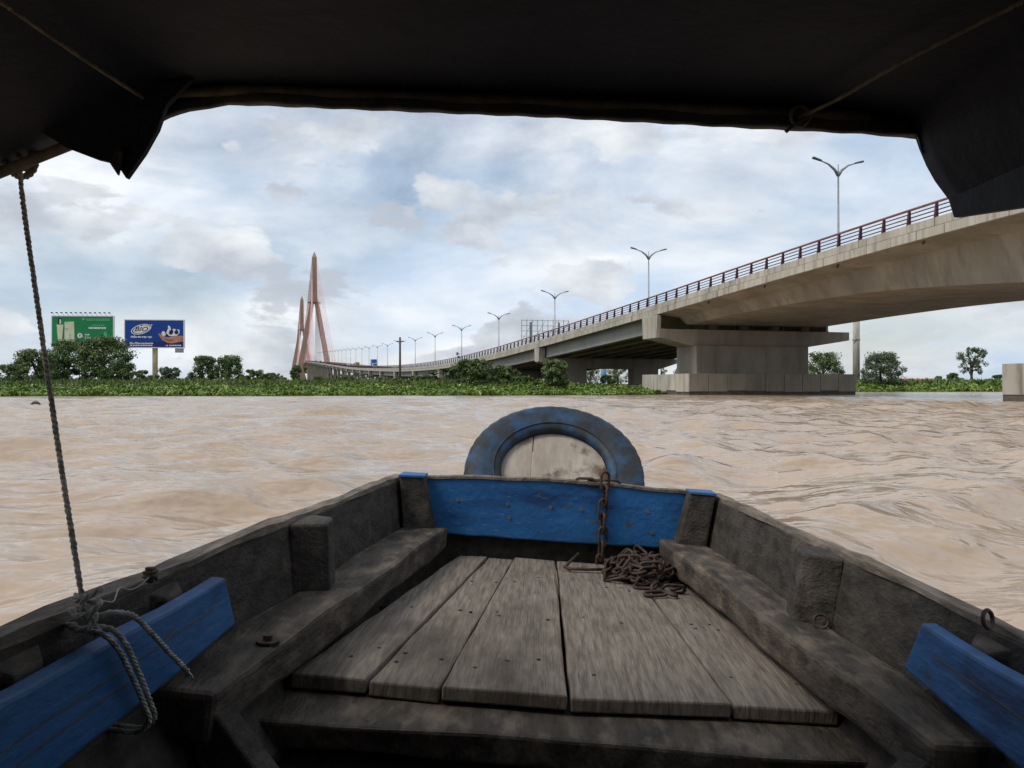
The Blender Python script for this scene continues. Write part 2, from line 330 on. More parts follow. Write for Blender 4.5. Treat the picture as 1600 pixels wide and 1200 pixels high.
# railing
pm = MB(); pm.hexa([(.13, -.07, 0), (.36, -.07, 0), (.36, .07, 0), (.13, .07, 0), (.24, -.06, .92), (.36, -.06, .92), (.36, .06, .92), (.24, .06, .92)])
post0 = pm.build('railing_post', 'post', bridge); post0.location = (0, S0, dz(S0))
for k in range(-14, 125):
    if k: share(post0, bridge, (0, S0+k*PST, dz(S0+k*PST)))
far = MB()
for k in range(125, 520):
    s = S0+k*PST; z = dz(s); far.box(.2, .36, s-.07, s+.07, z, z+.92)
tag(far.build('railing_post', 'post', bridge), kind='stuff')
for h, rd, m in ((.90, .075, 'rail'), (.66, .035, 'post'), (.43, .035, 'post'), (.2, .035, 'post')):
    X = .30; ring = [(X+rd*math.cos(q), h+rd*math.sin(q)) for q in [k*math.pi/3 for k in range(6)]]
    sweep('top_rail' if h == .9 else 'railing_bar', ring, stations(-70, 330, 4)+stations(345, 1300, 20), m)
# girders of the approach spans
PIERS = [88.8+39.0*k for k in range(0, 27)]
for X in (1.5, 4.3, 7.1, 9.9, 12.7, 15.5, 18.3, 20.9):
    sweep('girder', [(X-.35, -2.5), (X+.35, -2.5), (X+.35, -2.2), (X+.15, -2.0), (X+.15, -.95), (X-.35, -.95)] if X < 2 else
          [(X-.45, -2.5), (X+.45, -2.5), (X+.12, -2.1), (X+.12, -.95), (X-.12, -.95), (X-.12, -2.1)], stations(89.6, 330, 6)+stations(345, 1110, 20), 'concrete_gr' if X < 2 else 'concrete')
# haunched box girder over the channel
hs = [(-70, 2.6), (-4, 1.9), (10, 2.5), (25, 3.5), (37, 4.4), (42.4, 4.6), (48, 4.05), (54, 3.25), (64, 2.55), (74, 2.2), (88, 1.95)]
def hd(s): return float(np.interp(s, *zip(*hs)))
fine = np.arange(-70, 90, 1.0); hsm = np.convolve(np.pad(np.array([hd(s) for s in fine]), 6, 'edge'), np.ones(13)/13, 'valid')
def hdm(s): return float(np.interp(s, fine, hsm))
def boxprof(s):
    h = hdm(s); return [(3.3, -h), (BW-3.3, -h), (BW-2.6, -1.32), (BW-.3, -1.0), (.3, -1.0), (2.6, -1.32)]
sweep('box_girder', boxprof, stations(-70, 87.6, 2.0), 'concrete')
for s in (44, 52, 60, 69, 78): # drain spouts below the edge
    mb = MB(); mb.tube([(.7, s, dz(s)-1.0), (.55, s, dz(s)-1.25)], .07, 8); mb.build('drain_pipe', 'pier_dark', bridge)
for X in (6, 9.5, 13, 16.5):
    mb = MB(); mb.box(X-.45, X+.45, 87.0, 87.9, 6.42, dz(87.4)-1.97); mb.build('bearing', 'pier_dark', bridge)
def pier_river(sc, big):
    z0 = 2.03
    mb = MB(); mb.box(1.55, 19.75, sc-5.3, sc+5.3, -1.5, z0-.02); mb.build('pile_cap', 'concrete', bridge, bevel=.05)
    fx = [1.5+18.3*k/9 for k in range(10)]
    for k in range(9):
        j = random.uniform(-.02, .02); mb = MB(); mb.box(fx[k]+.025, fx[k+1]-.025, sc-5.38+j, sc-5.28, random.uniform(.26, .42), z0-random.uniform(0, .03)); mb.build('cap_panel', 'concrete', bridge, bevel=.02)
    fs = [sc-5.35, sc-2.6, sc-.5, sc+2.4, sc+5.35]
    for k in range(4):
        j = random.uniform(-.02, .02); mb = MB(); mb.box(1.46+j, 1.58, fs[k]+.025, fs[k+1]-.025, random.uniform(.26, .42), z0-random.uniform(0, .03)); mb.build('cap_panel', 'concrete_lt', bridge, bevel=.02)  # paler side panels: the light on the left face is put into the colour
    mb = MB(); mb.box(1.52, 19.78, sc-5.33, sc+5.33, -1.4, .46); mb.build('waterline_band', 'pier_dark', bridge)
    top = dz(sc)-2.42 if big else dz(sc)-hdm(sc)-.2
    ct = top-1.6 if big else top
    mb = MB(); mb.box(3.9, 6.0, sc-2.2, sc+2.2, z0-.02, ct); mb.build('column', 'concrete', bridge, bevel=.08)
    mb = MB(); mb.box(5.97, 16.6, sc-2.15, sc+2.15, z0-.02, ct); mb.build('column', 'concrete', bridge, bevel=.08)
    if big:
        pr = [(.1, top), (BW-.2, top), (BW-.2, top-.85), (16.8, ct-.02), (3.7, ct-.02), (.1, top-.85)]
        mb = MB(); mb.loft([[(X, s, z) for X, z in pr] for s in (sc-1.7, sc+1.7)]); mb.build('hammerhead', 'concrete', bridge, bevel=.05)
        mb = MB(); mb.hexa([(-.15, sc-1.6, top-.9), (.32, sc-1.6, top-.9), (.32, sc+1.6, top-.9), (-.15, sc+1.6, top-.9), (-.15, sc-1.8, dz(sc)-1.08), (.32, sc-1.8, dz(sc)-1.08), (.32, sc+1.8, dz(sc)-1.08), (-.15, sc+1.8, dz(sc)-1.08)]); mb.build('end_wall', 'concrete_lt', bridge, bevel=.04)
pier_river(88.8, True); pier_river(41.9, False)
def pier_land(sc, detail):
    top = dz(sc)-2.52
    if top < 1.4: top = 1.4
    pr = [(.3, top), (BW-.3, top), (BW-.3, top-.6), (18.8, top-1.5), (3.4, top-1.5), (.3, top-.6)] if sc < 210 else [(.3, top), (BW-.3, top), (BW-.3, top-.8), (.3, top-.8)]
    mb = MB(); mb.loft([[(X, s, z) for X, z in pr] for s in (sc-1.2, sc+1.2)]); mb.build('hammerhead', 'concrete', bridge)
    mb = MB(); mb.hexa([(.0, sc-.95, top-.5), (.9, sc-.95, top-.5), (.9, sc+.95, top-.5), (.0, sc+.95, top-.5), (.0, sc-1.2, dz(sc)-1.08), (.9, sc-1.2, dz(sc)-1.08), (.9, sc+1.2, dz(sc)-1.08), (.0, sc+1.2, dz(sc)-1.08)]); mb.build('end_wall', 'concrete_lt', bridge)
    for X in (((3.5, 7.2), (14.6, 18.5)) if sc < 210 else ((.7, 2.1), (19.9, 21.3))):
        mb = MB(); mb.box(X[0], X[1], sc-(1.1 if sc < 210 else .7), sc+(1.1 if sc < 210 else .7), -1, top-(1.48 if sc < 210 else .78)); mb.build('column', 'concrete', bridge)
    if detail:
        mb = MB(); mb.box(2.6, 19.4, sc-2.6, sc+2.6, -1, 1.15); mb.build('footing', 'pier_dark', bridge)
for k, sc in enumerate(PIERS[1:]): pier_land(sc, k < 2)
mb = MB(); mb.box(.4, BW-.4, 1112, 1114, -1, dz(1113)-1.1); mb.build('end_pier', 'concrete', bridge)
sweep('box_girder', [(4.5, -3.6), (BW-4.5, -3.6), (BW-1, -1.6), (BW-.3, -1.0), (.3, -1.0), (1, -1.6)], stations(1115, 2280, 20), 'concrete')

# ------------------------------------------------------------------ cable-stayed pylons
def pylon(sc, label):
    p = empty('bridge_pylon', (BR_O[0]+bd.x*sc+bn.x*BW/2, bd.y*sc+bn.y*BW/2, 0), BR_A)
    tag(p, label, 'bridge pylon')
    zd = dz(sc); zt = zd+143.5; zj = zd+77
    def leg(pts): mb = MB(); mb.loft([[(x-w, -d, z), (x+w, -d, z), (x+w, d, z), (x-w, d, z)] for x, z, w, d in pts]); return mb
    leg([(0, zj-1, 4.4, 3.6), (0, zj+12, 3.6, 3.4), (0, zt-7.5, 3.0, 3.2), (0, zt-7, 3.0, 3.2), (0, zt, .35, .4)]).build('mast', 'pylon', p)
    for sg in (-1, 1):
        leg([(sg*10, -2, 3.6, 4), (sg*17.6, zd-9, 3.6, 4), (sg*16.6, zd, 3.4, 3.8), (sg*2.5, zj+3, 2.7, 3.4)]).build('leg', 'pylon', p)
    mb = MB(); mb.box(-16.5, 16.5, -3, 3, zd-8.5, zd-4); mb.build('crossbeam', 'pylon', p)
    mb = MB(); mb.box(-8, 8, -4, 4, zj-.4, zj+.4); mb.build('platform', 'post', p)
    mb = MB(); mb.box(-19, 19, -9, 9, -2, 4); mb.build('foundation', 'pylon', p)
    for sx in (-1, 1):
        for dr in (-1, 1):
            for i in range(20):
                q = 16+i*12.6; za = zj+10+i*2.45
                mb = MB(); mb.tube([(sx*3.05, dr*2.0, za), (sx*10.6, dr*q, dz(sc+dr*q)-.2)], .085, 4)
                mb.build('stay_cable', 'cable_r' if i % 3 != 2 else 'cable_w', p)
pylon(1163, 'nearer and taller tan cable-stayed bridge pylon with red stay cables')
pylon(1746, 'farther and smaller tan cable-stayed bridge pylon, left of the nearer one')

# ------------------------------------------------------------------ street lamps on the median
def make_lamp():
    root = empty('street_lamp')
    MB().tube([(0, 0, 0), (0, 0, .6), (0, 0, 10.4)], [.15, .12, .075], 8).build('pole', 'galv', root, True)
    for sg in (-1, 1):
        arm_ = MB().tube([(0, 0, 10.0), (sg*.35, 0, 10.5), (sg*1.0, 0, 10.95), (sg*1.8, 0, 11.2)], [.14, .12, .075, .05], 6).build('arm', 'galv', root, True)
        h = MB(); h.hexa([(sg*1.68, -.14, 11.14), (sg*2.55, -.17, 11.33), (sg*2.55, .17, 11.33), (sg*1.68, .14, 11.14), (sg*1.68, -.1, 11.27), (sg*2.5, -.1, 11.5), (sg*2.5, .1, 11.5), (sg*1.68, .1, 11.27)]); h.build('lamp_head', 'lamp_head', arm_, bevel=.03)
    MB().tube([(0, 0, 10.3), (0, 0, 11.0)], [.05, .03], 6).build('finial', 'galv', root)
    MB().box(-.3, .3, -.3, .3, -.25, .06).build('base_plate', 'concrete', root)
    return root
lamp = make_lamp(); ordn = ['first', 'second', 'third', 'fourth', 'fifth', 'sixth', 'seventh', 'eighth', 'ninth', 'tenth', 'eleventh', 'twelfth', 'thirteenth', 'fourteenth', 'fifteenth', 'sixteenth']
for i in range(26):
    yc = 65282*(.00114+.000582*i); s = (yc-.2643*BW/2)/.9645
    o = lamp if i == 0 else copy_tree(lamp)
    o.location = (BR_O[0]+bd.x*s+bn.x*BW/2, bd.y*s+bn.y*BW/2, dz(s)-.42); o.rotation_euler = (0, 0, BR_A)
    if i == 0: lab = 'tallest-looking double-armed street lamp, nearest on the bridge at far right'
    elif i < 16: lab = 'double-armed street lamp on the bridge, %s counting from the right' % ordn[i]
    else: lab = 'tiny distant double-armed street lamp in the row near the pylon'
    tag(o, lab, 'street lamp', 'street lamps along the bridge')

# ------------------------------------------------------------------ traffic
def br_pt(s, X): return (BR_O[0]+bd.x*s+bn.x*X, bd.y*s+bn.y*X, dz(s)-.42)
def wheels(root, L, w, r, ys):
    w0 = None
    for y in ys:
        for sg in (-1, 1):
            if w0 is None:
                m_ = MB(); m_.tube([(-.12, 0, 0), (.12, 0, 0)], r, 12); w0 = m_.build('wheel', 'rubber', root); w0.location = (sg*w, y, r)
            else: share(w0, root, (sg*w, y, r))
def make_car(m, h=1.5, L=4.4):
    root = empty('car')
    b_ = MB(); b_.loft([[(-.85, y, .3), (.85, y, .3), (.88, y, z*.75), (.8, y, z), (-.8, y, z), (-.88, y, z*.75)] for y, z in ((-L/2, .75), (-L/2+.2, .95), (-L*.2, .98), (L*.25, .95), (L/2-.1, .85), (L/2, .6))]); b_.build('body', m, root, bevel=.05)
    c = MB(); c.loft([[(-.8, -L*.42, .93), (.8, -L*.42, .93), (.8, L*.28, .93), (-.8, L*.28, .93)], [(-.65, -L*.33, h-.06), (.65, -L*.33, h-.06), (.65, L*.1, h-.06), (-.65, L*.1, h-.06)]]); c.build('windows', 'glass_dark', root)
    MB().box(-.64, .64, -L*.33, L*.1, h-.058, h).build('roof', m, root, bevel=.03)
    wheels(root, L, .78, .32, (-L*.3, L*.3)); return root
def make_truck(mbox, mcab, L, H):
    root = empty('truck')
    MB().box(-1.05, 1.05, -L*.28, L/2, 1.0, H).build('cargo_box', mbox, root, bevel=.04)
    cabm = MB(); cabm.loft([[(-1, -L/2, z0), (1, -L/2, z0), (1, -L*.3, z0), (-1, -L*.3, z0)] for z0 in (.55, 1.6)]+[[(-.95, -L/2+.25, 2.5), (.95, -L/2+.25, 2.5), (.95, -L*.3, 2.5), (-.95, -L*.3, 2.5)]]); cabm.build('cab', mcab, root, bevel=.06)
    w_ = MB(); w_.hexa([(-.85, -L/2-.02, 1.6), (.85, -L/2-.02, 1.6), (.85, -L/2+.1, 1.6), (-.85, -L/2+.1, 1.6), (-.82, -L/2+.2, 2.35), (.82, -L/2+.2, 2.35), (.82, -L/2+.3, 2.35), (-.82, -L/2+.3, 2.35)]); w_.build('windscreen', 'glass_dark', root)
    MB().box(-.9, .9, -L*.45, L/2-.1, .5, .98).build('chassis', 'rubber', root)
    wheels(root, L, .95, .48, (-L*.38, L*.2, L*.38)); return root
def put(o, s, X, label, cat, group=None, flip=False):
    o.location = br_pt(s, X); o.rotation_euler = (math.atan2(dz(s+2)-dz(s-2), 4)*(-1 if flip else 1), 0, BR_A+(math.pi if flip else 0)); tag(o, label, cat, group)
tk = make_truck('truck_blue', 'white', 9.0, 4.3); put(tk, 398, 6.0, 'blue box truck with white cab driving on the bridge', 'truck')
tt = make_truck('truck_tan', 'truck_tan', 5.6, 3.0); tt.name = 'small_truck'; put(tt, 470, 5.0, 'small tan truck on the bridge, left of the blue truck', 'truck')
dv = make_car('car_dark', 2.1, 5.0); dv.name = 'van'; put(dv, 505, 6.5, 'dark van on the bridge just left of the tan truck', 'van')
cg, cd, cw = make_car('car_grey'), make_car('car_dark'), make_car('white', 1.7, 4.8)
fleet = [(cg, 545, 4), (cw, 560, 7.5), (cd, 590, 4.5), (cg, 610, 8), (cw, 640, 4), (cg, 665, 7), (cd, 700, 4), (cg, 735, 7.5), (cw, 770, 4.2), (cd, 800, 8), (cg, 850, 4), (cw, 900, 7), (cd, 960, 4.5), (cg, 1020, 7)]
seen = set()
for src, s, X in fleet:
    o = src if id(src) not in seen else copy_tree(src); seen.add(id(src))
    kind = {id(cg): 'grey', id(cd): 'dark', id(cw): 'white'}[id(src)]
    put(o, s, X, 'tiny %s car in the queue on the far climb of the bridge' % kind, 'car', 'cars queued on the far part of the bridge')

# ------------------------------------------------------------------ billboards
FONT = None
def text_part(txt, x, z, size, m, parent, y=-.06, shear=0, bold=0, width=None, name='lettering'):
    cu = bpy.data.curves.new(name, 'FONT'); cu.body = txt; cu.size = size; cu.shear = shear; cu.offset = bold; cu.resolution_u = 3
    o = bpy.data.objects.new(name+'_curve', cu); C.objects.link(o); dg = bpy.context.evaluated_depsgraph_get(); dg.update()
    me = bpy.data.meshes.new_from_object(o.evaluated_get(dg)); bpy.data.objects.remove(o); bpy.data.curves.remove(cu)
    k = 1.0
    if width and len(me.vertices):
        xs = [v.co.x for v in me.vertices]; k = width/(max(xs)-min(xs))
    me.transform(Matrix(((k, 0, 0, x), (0, 0, 1, y), (0, 1, 0, z), (0, 0, 0, 1)))); me.materials.clear(); me.materials.append(M[m]); me.name = name
    q = bpy.data.objects.new(name, me); C.objects.link(q); q.parent = parent; return q
def flat(pts, m, parent, name, y=-.05):
    mb = MB(); mb.loft([[(x, y, z) for x, z in pts], [(x, -.0, z) for x, z in pts]]); return mb.build(name, m, parent)
def ell(cx, cz, a, b_, n_=32, rot=0):
    return [(cx+a*math.cos(q)*math.cos(rot)-b_*math.sin(q)*math.sin(rot), cz+a*math.cos(q)*math.sin(rot)+b_*math.sin(q)*math.cos(rot)) for q in [2*math.pi*k/n_ for k in range(n_)]]
def bb_base(label, pxc, d, w, h, zc, rz, mface, post_m, name):
    r = empty(name, (gx(pxc, d), d, 0), rz); tag(r, label, 'billboard')
    MB().box(-w/2, w/2, 0, .5, zc-h/2, zc+h/2).build('panel', mface, r)
    fr = .22
    for nm, a in (('top', (-w/2-fr, w/2+fr, -.04, .54, zc+h/2, zc+h/2+fr)), ('bottom', (-w/2-fr, w/2+fr, -.04, .54, zc-h/2-fr, zc-h/2)), ('l', (-w/2-fr, -w/2, -.04, .54, zc-h/2, zc+h/2)), ('r', (w/2, w/2+fr, -.04, .54, zc-h/2, zc+h/2))):
        MB().box(*a).build('frame', 'white', r)
    MB().tube([(-.2, 1.2, -1), (-.2, 1.2, zc+h*.4)], .65, 16).build('post', post_m, r, True)
    for z in (zc-h*.3, zc+h*.3): MB().box(-w*.45, w*.45, .5, 1.3, z-.15, z+.15).build('support_beam', 'galv', r)
    return r
D = 215; w, h = 89*D/1340, 42*D/1340; zc = gz(521.5, D)
bb = bb_base('blue billboard on a yellowish post with BIO logo and cupped hand', 241, D, w, h, zc, RAD(4), 'bb_blue', 'yellow_post', 'blue_billboard')
U = lambda fx: -w/2+fx*w
V = lambda f: zc+h/2-f*h
def sc_(pts): return [(U(a), V(b_)) for a, b_ in pts]
flat([(U(0), V(.80)), (U(1), V(.80)), (U(1), V(1)), (U(0), V(1))], 'bb_navy', bb, 'lower_band', -.02)
flat(ell(U(.275), V(.335), w*.178, h*.175, 40, .28), 'white', bb, 'logo_ellipse', -.04)
flat(ell(U(.275), V(.335), w*.160, h*.145, 40, .28), 'black', bb, 'logo_ring', -.05)
flat(ell(U(.285), V(.33), w*.150, h*.13, 40, .28), 'white', bb, 'logo_field', -.06)
a_ = ell(U(.275), V(.335), w*.165, h*.15, 40, .28); b2 = ell(U(.268), V(.338), w*.155, h*.13, 40, .28)
flat([a_[k] for k in range(0, 9)]+[b2[k] for k in range(8, -1, -1)], 'red', bb, 'logo_swoosh', -.065)
text_part('BIO', U(.155), V(.405), h*.23, 'black', bb, -.08, .35, .02, w*.235)
flat(ell(U(.285), V(.185), w*.012, w*.012, 12), 'black', bb, 'logo_dot', -.08)
flat(ell(U(.455), V(.175), w*.012, w*.012, 12), 'white', bb, 'registered_mark', -.05)
text_part('Niềm tin trọn vẹn', U(.10), V(.645), h*.09, 'white', bb, -.05, 0, .03, w*.36)
text_part('Bio-Pharmachemie', U(.075), V(.885), h*.10, 'white', bb, -.05, .3, .02, w*.405)
for k in range(9): flat([(U(.09+.043*k), V(.915)), (U(.09+.043*k+.034), V(.915)), (U(.09+.043*k+.034), V(.955)), (U(.09+.043*k), V(.955))], 'white', bb, 'small_print', -.05)
text_part('Tel:', U(.695), V(.955), h*.06, 'white', bb, -.05, 0, .02)
for k in range(7): flat([(U(.76+.03*k), V(.91)), (U(.76+.03*k+.022), V(.91)), (U(.76+.03*k+.022), V(.955)), (U(.76+.03*k), V(.955))], 'white', bb, 'small_print', -.05)
flat(sc_([(.565, .48), (.60, .50), (.66, .60), (.74, .63), (.82, .60), (.90, .57), (1, .58), (1, .79), (.93, .80), (.86, .84), (.80, .86), (.72, .83), (.64, .73), (.585, .58)]), 'skin', bb, 'printed_hand', -.03)
flat(sc_([(.66, .66), (.76, .72), (.84, .70), (.80, .76), (.72, .75)]), 'skin_d', bb, 'printed_palm_shade', -.045)
for (a, c, rx, rz_, m) in ((.66, .50, .035, .10, 'white'), (.70, .46, .03, .11, 'black'), (.745, .40, .03, .13, 'white'), (.79, .44, .035, .10, 'black'), (.84, .40, .04, .09, 'white'), (.88, .44, .035, .08, 'black'), (.91, .42, .025, .09, 'white'), (.76, .29, .022, .10, 'white'), (.80, .53, .065, .06, 'white'), (.73, .54, .03, .05, 'black'), (.87, .52, .04, .06, 'white')):
    flat(ell(U(a), V(c), w*rx, h*rz_, 12, random.uniform(-.6, .6)), m, bb, 'printed_prawn', -.05-random.uniform(0, .02))
MB().box(U(.855), U(1.0), 0, .3, V(1.20), V(1.04)).build('notice_plate', 'galv', bb)
D = 225; w, h = 93*D/1340, 46*D/1340; zc = gz(517.5, D)
gb = bb_base('green billboard with tube and carton pictures behind the left trees', 129, D, w, h, zc, RAD(3), 'bb_green', 'yellow_post', 'green_billboard')
flat(sc_([(.075, .28), (.185, .28), (.16, .88), (.10, .88)]), 'pale', gb, 'printed_tube', -.05); flat(sc_([(.10, .88), (.16, .88), (.16, .96), (.10, .96)]), 'white', gb, 'printed_cap', -.05)
flat(sc_([(.205, .19), (.36, .17), (.37, .92), (.205, .95)]), 'pale', gb, 'printed_carton', -.05)
flat(sc_([(.10, .06), (.15, .05), (.155, .26), (.095, .26)]), 'black', gb, 'printed_figure', -.05); flat(sc_([(.125, .09), (.145, .1), (.15, .25), (.12, .25)]), 'white', gb, 'printed_figure_front', -.065)
flat(ell(U(.455), V(.65), h*.085, h*.085, 20), 'white', gb, 'badge', -.05); flat(sc_([(.437, .61), (.473, .61), (.455, .71)]), 'red', gb, 'badge_mark', -.07)
flat(ell(U(.51), V(.09), h*.045, h*.045, 14), 'bb_lgreen', gb, 'emblem', -.05)
flat(sc_([(.50, .02), (1, .02), (1, .17), (.56, .17)]), 'bb_green', gb, 'header_band', -.03)
for (a, c, l_, hh, m) in ((.55, .07, .40, .035, 'bb_lgreen'), (.57, .12, .38, .03, 'bb_lgreen'), (.65, .28, .2, .035, 'bb_lgreen'), (.60, .36, .28, .06, 'white'), (.54, .60, .08, .035, 'white'), (.54, .66, .06, .03, 'white'), (.54, .71, .10, .035, 'white'), (.54, .77, .25, .03, 'white'), (.42, .90, .08, .03, 'bb_lgreen'), (.56, .90, .10, .03, 'bb_lgreen')):
    q = a
    while q < a+l_-.005:
        ww = random.uniform(.015, .04); flat(sc_([(q, c), (min(q+ww, a+l_), c), (min(q+ww, a+l_), c+hh), (q, c+hh)]), m, gb, 'small_print', -.05); q += ww+.008
for k in range(7):
    q = random.uniform(-.5, .5); flat(sc_([(.89, .97), (.90, .97), (.895+.09*q+.012, .97-random.uniform(.25, .5)), (.895+.09*q, .97-random.uniform(.3, .45))]), 'bb_lgreen', gb, 'printed_leaf', -.05-.002*k)
for k in range(13):
    x = -w/2+.5+(w-1)*k/12; mb = MB(); mb.tube([(x, .2, zc+h/2+.1), (x, -.4, zc+h/2+.7), (x, -1.1, zc+h/2+.85)], .04, 5); mb.box(x-.22, x+.22, -1.4, -1.05, zc+h/2+.72, zc+h/2+1.0); mb.build('spotlight', 'black', gb)
# empty hoarding frame behind the bridge
D = 262; w, h = 76*D/1340, 6.4; zt = gz(501, D)
hf = empty('hoarding_frame', (gx(852, D), D, 0), RAD(12)); tag(hf, 'empty steel billboard frame of thin bars behind the bridge railing', 'billboard')
for k in range(10): x = -w/2+w*k/9; MB().box(x-.07, x+.07, -.07, .07, zt-h, zt).build('upright', 'galv', hf)
for k in range(5): z = zt-h*k/4; MB().box(-w/2-.07, w/2+.07, -.06, .06, z-.06, z+.06).build('crossbar', 'galv', hf)
for k in range(4): x = -w/2+w*k/4; MB().tube([(x, .1, zt-h), (x+w/4, .1, zt-.1)], .06, 5).build('brace', 'galv', hf)
for x in (-w*.3, w*.3): MB().tube([(x, .6, 0), (x, .6, zt-.5)], .35, 10).build('post', 'galv', hf)
for k in range(10): x = -w/2+w*k/9; MB().tube([(x, 0, zt), (x, -.5, zt+.35)], .05, 5).build('lamp_bracket', 'galv', hf)
# posts
up = empty('utility_pole', (gx(625, 110), 110, 0)); tag(up, 'plain dark grey utility pole rising from the bank in front of the bridge', 'utility pole')
MB().tube([(0, 0, 0), (0, 0, gz(527, 110))], [.17, .12], 8).build('pole', 'bark', up, True); MB().box(-.5, .5, -.05, .05, gz(534, 110), gz(532.5, 110)).build('crossarm', 'bark', up)
tp = empty('tall_post', (gx(1338, 160), 160, 0)); tag(tp, 'tall round pale concrete post right of the bridge pier', 'post')
MB().tube([(0, 0, 0), (0, 0, 16.5)], [.66, .58], 18).build('shaft', 'concrete_lt', tp, True)
zb = gz(531, 160); MB().tube([(0, 0, zb-.1), (0, 0, zb+.1)], .70, 18).build('clamp_band', 'galv', tp); MB().tube([(-.6, -.3, zb-.7), (-.2, -.68, zb+.1), (.6, -.3, zb+.15)], .05, 5).build('cable', 'rubber', tp)
lp = empty('blue_post', (gx(943, 175), 175, 0)); tag(lp, 'light blue painted round post seen under the bridge', 'post')
MB().tube([(0, 0, 0), (0, 0, 7.0)], .55, 16).build('shaft', 'ltblue', lp, True); MB().box(-.9, .9, -.9, .9, -.3, 1.2).build('plinth', 'concrete', lp)
# distant red-roofed shed and a white shed under the bridge
sh = empty('red_roofed_shed', (gx(1437, 255), 255, 0)); tag(sh, 'long low shed with a red roof behind the right bank', 'shed')
MB().box(-5, 5, 0, 6, 0, 1.6).build('wall', 'wall_w', sh); mb = MB(); mb.loft([[(x, -.5, 1.5), (x, 3, 3.2), (x, 6.5, 1.5), (x, 3, 3.05)] for x in (-5.4, 5.4)]); mb.build('roof', 'roof_red', sh)
for k in range(12): x = -5+k*.9; mb = MB(); mb.loft([[(x-.05, -.5, 1.53), (x+.05, -.5, 1.53), (x+.05, 3, 3.26), (x-.05, 3, 3.26)], [(x-.05, -.5, 1.58), (x+.05, -.5, 1.58), (x+.05, 3, 3.3), (x-.05, 3, 3.3)]]); mb.build('roof_rib', 'roof_red', sh)
ws = empty('white_shed', (gx(826, 190), 190, 0)); tag(ws, 'low pale shed with green base glimpsed under the bridge', 'shed')
MB().box(-3, 3, 0, 4, 0, 1.3).build('base_wall', 'bb_green', ws); MB().box(-3.05, 3.05, -.05, 4, 1.3, 3.2).build('wall', 'wall_w', ws); mb = MB(); mb.loft([[(x, -.6, 3.2), (x, 4.5, 3.9), (x, 4.5, 4.0), (x, -.6, 3.3)] for x in (-3.4, 3.4)]); mb.build('roof', 'white', ws)

# ------------------------------------------------------------------ vegetation
def leaf_cloud(centres, radii, per, size, squash=.8, droop=.35):
    """leaf quads on the shells of many small clumps"""
    c = np.repeat(np.array(centres), per, axis=0); rr = np.repeat(np.array(radii), per)
    n_ = len(c); d = rng.normal(size=(n_, 3)); d /= np.linalg.norm(d, axis=1)[:, None]
    p = c+d*(rr*rng.uniform(.35, 1.08, n_))[:, None]*np.array([1, 1, squash])
    nrm = d+rng.normal(size=(n_, 3))*.55; nrm[:, 2] += .35; nrm /= np.linalg.norm(nrm, axis=1)[:, None]
    t = np.cross(nrm, rng.normal(size=(n_, 3))); t /= np.linalg.norm(t, axis=1)[:, None]; b_ = np.cross(nrm, t)
    sz = size*rng.uniform(.6, 1.35, n_)[:, None]
    v = np.stack([p-t*sz*.5, p-b_*sz*.30, p+t*sz*.6, p+b_*sz*.30], 1)
    return v.reshape(-1, 3), np.arange(n_*4).reshape(-1, 4)
def tree(name, label, px, d, wpx, top, m, cat='tree', leaf=.26, ncl=34, per=110, base=None, trunk_frac=.14, gap=1.0, group=None, x=None):
    x0 = gx(px, d) if x is None else x; z0 = land_z(x0, d)-.05; ht = gz(top, d)-z0; wd = wpx*d/1340
    root = empty(name, (x0, d, z0)); tag(root, label, cat, group)
    ncl = int(ncl*1.4); leaf *= .85; per = int(per*1.05)
    zlow = ht*trunk_frac*.5 if base is None else base
    cen, rad = [], []
    for k in range(ncl):
        q = (k+.5)/ncl; zc_ = zlow+(ht-zlow)*q**.85
        prof = math.sin(math.pi*min(1, .30+.62*q))**.6
        a = random.uniform(0, 6.28); rr = (wd/2)*prof*math.sqrt(random.uniform(.05, 1))*random.uniform(.75, .98)
        r_ = random.choice((random.uniform(.08, .12), random.uniform(.13, .21), random.uniform(.13, .2)))*min(wd, ht*1.1)*gap
        cen.append((math.cos(a)*rr, math.sin(a)*rr*.9, min(zc_, ht-r_*.6))); rad.append(r_)
    v, f = leaf_cloud(cen, rad, per, leaf); big_mesh('crown', v, f, m, root)
    tr = ht*.028+.05
    lean = random.uniform(-.15, .15)*ht*.3
    trunk = [(0, 0, 0), (lean*.3, 0, ht*.2), (lean*.7, .1, ht*.45), (lean, .1, ht*.75)]
    tk_ = MB().tube(trunk, [tr*1.3, tr, tr*.75, tr*.3], 7).build('trunk', 'bark', root, True)
    for k in range(6):
        c = random.choice(cen); z1 = random.uniform(.15, .5)*ht
        MB().tube([(lean*z1/ht*1.2, .05, z1), (c[0]*.5+lean*.4, c[1]*.5, (z1+c[2])/2+.05*ht), c], [tr*.55, tr*.35, tr*.12], 5).build('limb', 'bark', tk_, True)
    return root
T = tree
T('leafy_tree', 'leftmost low tree at the edge of the photo, under the canopy rope', 12, 88, 90, 570, 'leaf_b', ncl=36)
T('leafy_tree', 'rounded tree crossed by the hanging rope, left of the green billboard', 58, 92, 96, 547, 'leaf_b', ncl=48, per=130)
T('leafy_tree', 'dark tree covering the lower left of the green billboard', 104, 95, 72, 532, 'leaf_a', ncl=48, per=130)
T('leafy_tree', 'big dark tree covering the lower right of the green billboard', 160, 95, 98, 527, 'leaf_a', ncl=60, per=150)
T('leafy_tree', 'low dark foliage at the right foot of the big tree', 190, 92, 44, 562, 'leaf_a', ncl=24)
T('bush', 'low bush left of the yellow billboard post', 222, 106, 34, 579, 'leaf_b', 'bush', ncl=20)
T('bush', 'pale bush right of the yellow billboard post', 264, 106, 44, 574, 'leaf_d', 'bush', ncl=22)
